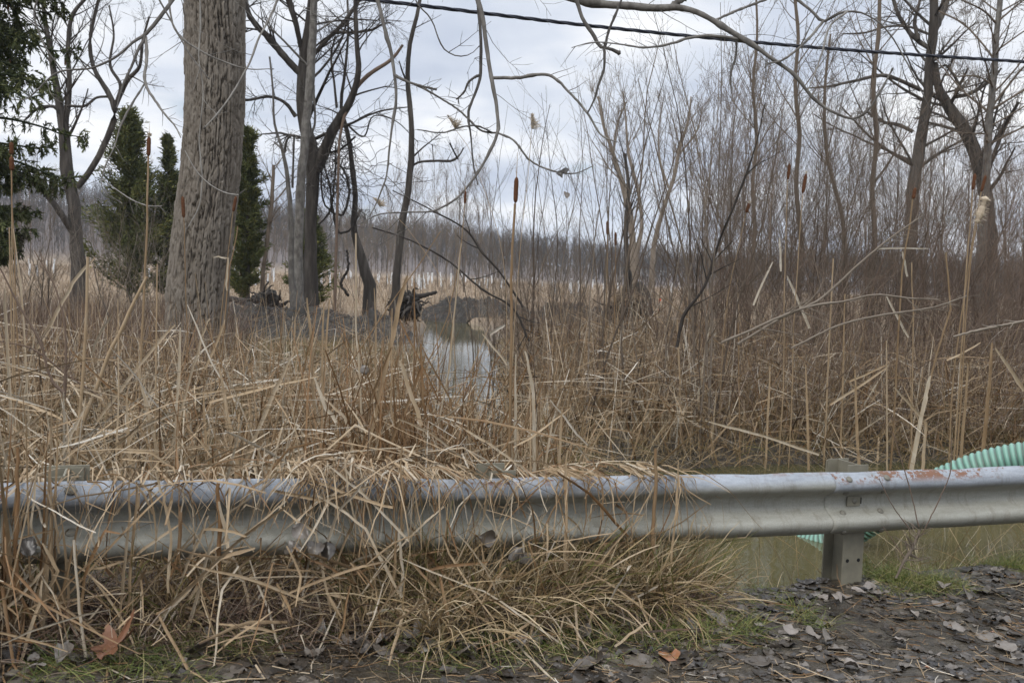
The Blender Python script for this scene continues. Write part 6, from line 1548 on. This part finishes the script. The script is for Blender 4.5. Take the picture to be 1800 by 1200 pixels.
# dead leaves caught on twigs
for i, (px, py, Y, lab) in enumerate([(985, 306, 7.45, 'dark dead leaf hanging from a thin cottonwood twig'), (994, 300, 7.4, 'black folded dead leaf beside the hanging one'), (994, 343, 7.6, 'dangling pale dead leaf below the twig tip'),
                                     (640, 648, 5.6, 'broad grey leaf caught in the orange clump'), (530, 935, railY(530) - .2, 'left brown leaf caught below the rail beside the heap'), (515, 962, railY(515) - .2, 'lower brown leaf caught below the rail beside the heap'),
                                     (552, 960, railY(550) - .2, 'right brown leaf caught below the rail beside the heap'), (855, 945, railY(855) - .16, 'heart shaped leaf stuck at the rail bottom edge'), (575, 970, railY(575) - .2, 'dark curled leaf hanging under the heap'),
                                     (905, 975, railY(905) - .18, 'purple grey leaf under the rail middle'), (45, 960, 3.5, 'dark leaf caught at the left orange stalk'), (925, 985, railY(925) - .2, 'purple grey leaf low in the middle tuft')]):
    r2 = np.random.default_rng(1200 + i)
    V, f, r = leaf_batch(np.zeros(1), np.zeros(1), np.full(1, 5.0), np.array([.075 if i > 3 else .06]), r2, np.array([[.1, .02, .75, .55, .5, .42, .45, .5, .2, .35, .1, .35][i]]), .6, .3)
    V[..., 2] -= 5.0
    g = Geo(); g.add(V, f, r); o = g.build('dead_leaf', M_LEAF, loc=(0, 0, 0)); p = W(px, py, Y); o.location = p; o.rotation_euler = (math.radians(60 + r2.uniform(-20, 20)), r2.uniform(-.4, .4), r2.uniform(-.6, .6))
    tag(o, lab, 'leaf', 'dead leaves caught on twigs and reeds')

# fallen branches in the thicket and the small brush at the post
def branchy(label, pp, Y, c, seed, nt_=6, mat=M_TWIG, w2=.003, name='fallen_branch', cat='branch'):
    r2 = np.random.default_rng(seed); P, R = trace([(a, b, w, Y) for a, b, w in pp], 36, .3, r2, .15); g = Geo(); tubes(g, P, R, 7, c)
    C1, R1 = spawn(P[None], R[None], nt_, .15, .98, 40, .22, .02, .08, .6, 8, r2, w2); tubes(g, C1, R1, 4, c)
    C2, R2 = spawn(C1, R1, 2, .3, .98, 40, .4, .02, .08, .7, 5, r2, w2 * .8); tubes(g, C2, R2, 3, c)
    return tag(g.build(name, mat, loc=P[0]), label, cat, None)
branchy('grey fallen branch arching level across the pond bank reeds', [(1268, 602, 5), (1325, 578, 5), (1380, 553, 5), (1430, 537, 5), (1480, 530, 4), (1537, 518, 4), (1600, 524, 3), (1650, 526, 2)], 9.2, .8, 1, 9)
branchy('grey fallen branch rising steeply toward the thicket', [(1297, 605, 5), (1377, 557, 5), (1440, 527, 5), (1500, 473, 4), (1567, 417, 3), (1620, 380, 2)], 9.3, .8, 2, 9)
branchy('low fallen branch with many twigs under the arching one', [(1390, 612, 4), (1480, 570, 4), (1560, 552, 4), (1640, 540, 3), (1700, 520, 2)], 9.2, .8, 3, 10)
branchy('fallen branch entering from the right edge', [(1820, 560, 5), (1760, 572, 5), (1700, 585, 5), (1675, 592, 4)], 9.1, .9, 4, 4)
branchy('dark curved stem leaning right at the thicket edge', [(1190, 610, 7), (1200, 560, 6), (1240, 500, 6), (1262, 430, 5), (1295, 350, 4), (1330, 250, 3), (1345, 180, 2)], 9.4, .2, 5, 10, M_DARK)
branchy('brown bare stem rising from the left reed bed', [(112, 690, 7), (100, 680, 6), (70, 600, 5), (30, 530, 4), (0, 470, 3)], 5.5, .3, 6, 3, M_RED)
branchy('red brown branching stem above the left rail end', [(113, 700, 8), (116, 640, 5), (112, 560, 4), (95, 500, 3), (60, 440, 2)], 5.6, .4, 7, 6, M_RED)
branchy('long brown cane stem crossing the left reeds', [(180, 700, 3), (120, 660, 3), (50, 610, 3), (0, 600, 2)], 5.7, .3, 8, 3, M_RED)
branchy('dark arching briar over the creek', [(655, 400, 3), (715, 420, 3), (790, 460, 4), (850, 510, 4), (900, 540, 4), (930, 600, 4)], 9.0, .25, 9, 5, M_DARK)
branchy('dark wavy briar rising left of the tall cattail', [(920, 540, 5), (880, 480, 4), (845, 440, 5), (825, 410, 4), (760, 370, 3), (690, 335, 2)], 8.6, .25, 10, 5, M_DARK)
def left_clump():
    r2 = np.random.default_rng(88); n = 70; t = r2.normal(-.18, .10, n); s0 = -.13 + r2.normal(0, .05, n)
    x = RA[0] + RD[0] * t + RN[0] * s0; y = RA[1] + RD[1] * t + RN[1] * s0
    P = grow(np.stack([x, y, H(x, y)], 1), np.stack([r2.normal(0, .25, n), r2.normal(-.05, .12, n), np.ones(n)], 1), r2.uniform(.4, 1.0, n), 7, .02, .05, np.where(r2.random(n) < .5, r2.integers(3, 7, n), 99), nrm(np.stack([r2.normal(.4, .8, n), r2.normal(-.4, .4, n), r2.normal(-.8, .4, n)], 1)), r2)
    P = avoid_rail(clampground(P)); g = Geo(); ribbons(g, P, r2.uniform(.006, .014, n)[:, None] * np.array([[.9, 1, 1, 1, .9, .7, .3]]), np.clip(r2.normal(.45, .2, n), .15, .85), rg=r2)
    tag(g.build('reed_clump', M_REED), 'clump of cattail leaves burying the rail at the left edge', 'reeds', kind='stuff')
left_clump()
def brush():
    r2 = np.random.default_rng(9); Y0 = railY(1600) - .22
    b = W(1572, 1010, Y0)
    root = empty('dead_brush', b, 'small grey dead twig brush with red whips beside the right post', 'brush')
    P, R = trace([(1575, 1015, 5, Y0), (1590, 985, 6, Y0), (1605, 960, 7, Y0), (1618, 930, 5, Y0)], 20, .3, r2, .2)
    g = Geo(); tubes(g, P, R, 7, .6); C1, R1 = spawn(P[None], R[None], 26, .2, 1, 65, .55, 0, .15, .45, 8, r2, .0018); tubes(g, C1, R1, 4, .6); C2, R2 = spawn(C1, R1, 4, .2, 1, 45, .5, 0, .15, .7, 5, r2, .0013); tubes(g, C2, R2, 3, .6); g.build('stem', M_TWIG, root, loc=b)
    for pp in ([(1615, 925, 2.4), (1600, 860, 2.2), (1585, 810, 2), (1570, 760, 1.6)], [(1620, 940, 2.4), (1650, 880, 2.2), (1670, 830, 2), (1673, 770, 1.5)], [(1600, 930, 2.2), (1570, 890, 2), (1545, 840, 1.5)], [(1590, 980, 2.2), (1570, 950, 2), (1552, 925, 1.5)]):
        P, R = trace([(a, c, w, Y0) for a, c, w in pp], 24, .3, r2, .25); g = Geo(); tubes(g, P, R, 5, .35); g.build('whip', M_RED, root, loc=b)
brush()
# short dead stems standing in the pond
def pondstems():
    r2 = np.random.default_rng(13); n = 46
    px = r2.uniform(1560, 1800, n); py = r2.uniform(950, 1015, n); g = Geo(); P = []
    for a, b in zip(px, py):
        d = W(a, b, 5.0) - CAM; t = (WATER - 1.6) / d[2]; p = CAM + d * t; p[2] = WATER - .05; P.append(p)
    P = np.array(P); m = inwater(P[:, 0], P[:, 1]); P = P[m]; n = len(P)
    Q = grow(P, np.stack([r2.normal(.2, .35, n), r2.normal(0, .3, n), np.ones(n)], 1), r2.uniform(.08, .3, n), 6, .06, .1, rg=r2)
    ribbons(g, Q, np.full((n, 6), .004) * np.linspace(1, .4, 6)[None], r2.uniform(.6, 1, n), rg=r2)
    tag(g.build('pond_straw', M_REED), 'thin dead straws standing in the shallow pond beside the post', 'straw', kind='stuff')
pondstems()

# ------------------------------------------------------------------ air between here and the far hill
def haze():
    m = bpy.data.materials.new('haze_air'); m.use_nodes = True; t = m.node_tree; t.nodes.clear()
    o_ = t.nodes.new('ShaderNodeOutputMaterial'); v = t.nodes.new('ShaderNodeVolumePrincipled')
    v.inputs['Color'].default_value = (0.84, 0.90, 1.0, 1); v.inputs['Density'].default_value = 0.00034; v.inputs['Anisotropy'].default_value = 0.0
    t.links.new(v.outputs[0], o_.inputs['Volume'])
    g = Geo(); boxg(g, -760, 760, -90, 800, -3.0, 60.0); o = g.build('haze', m, smooth=False)
    tag(o, kind='stuff')
haze()
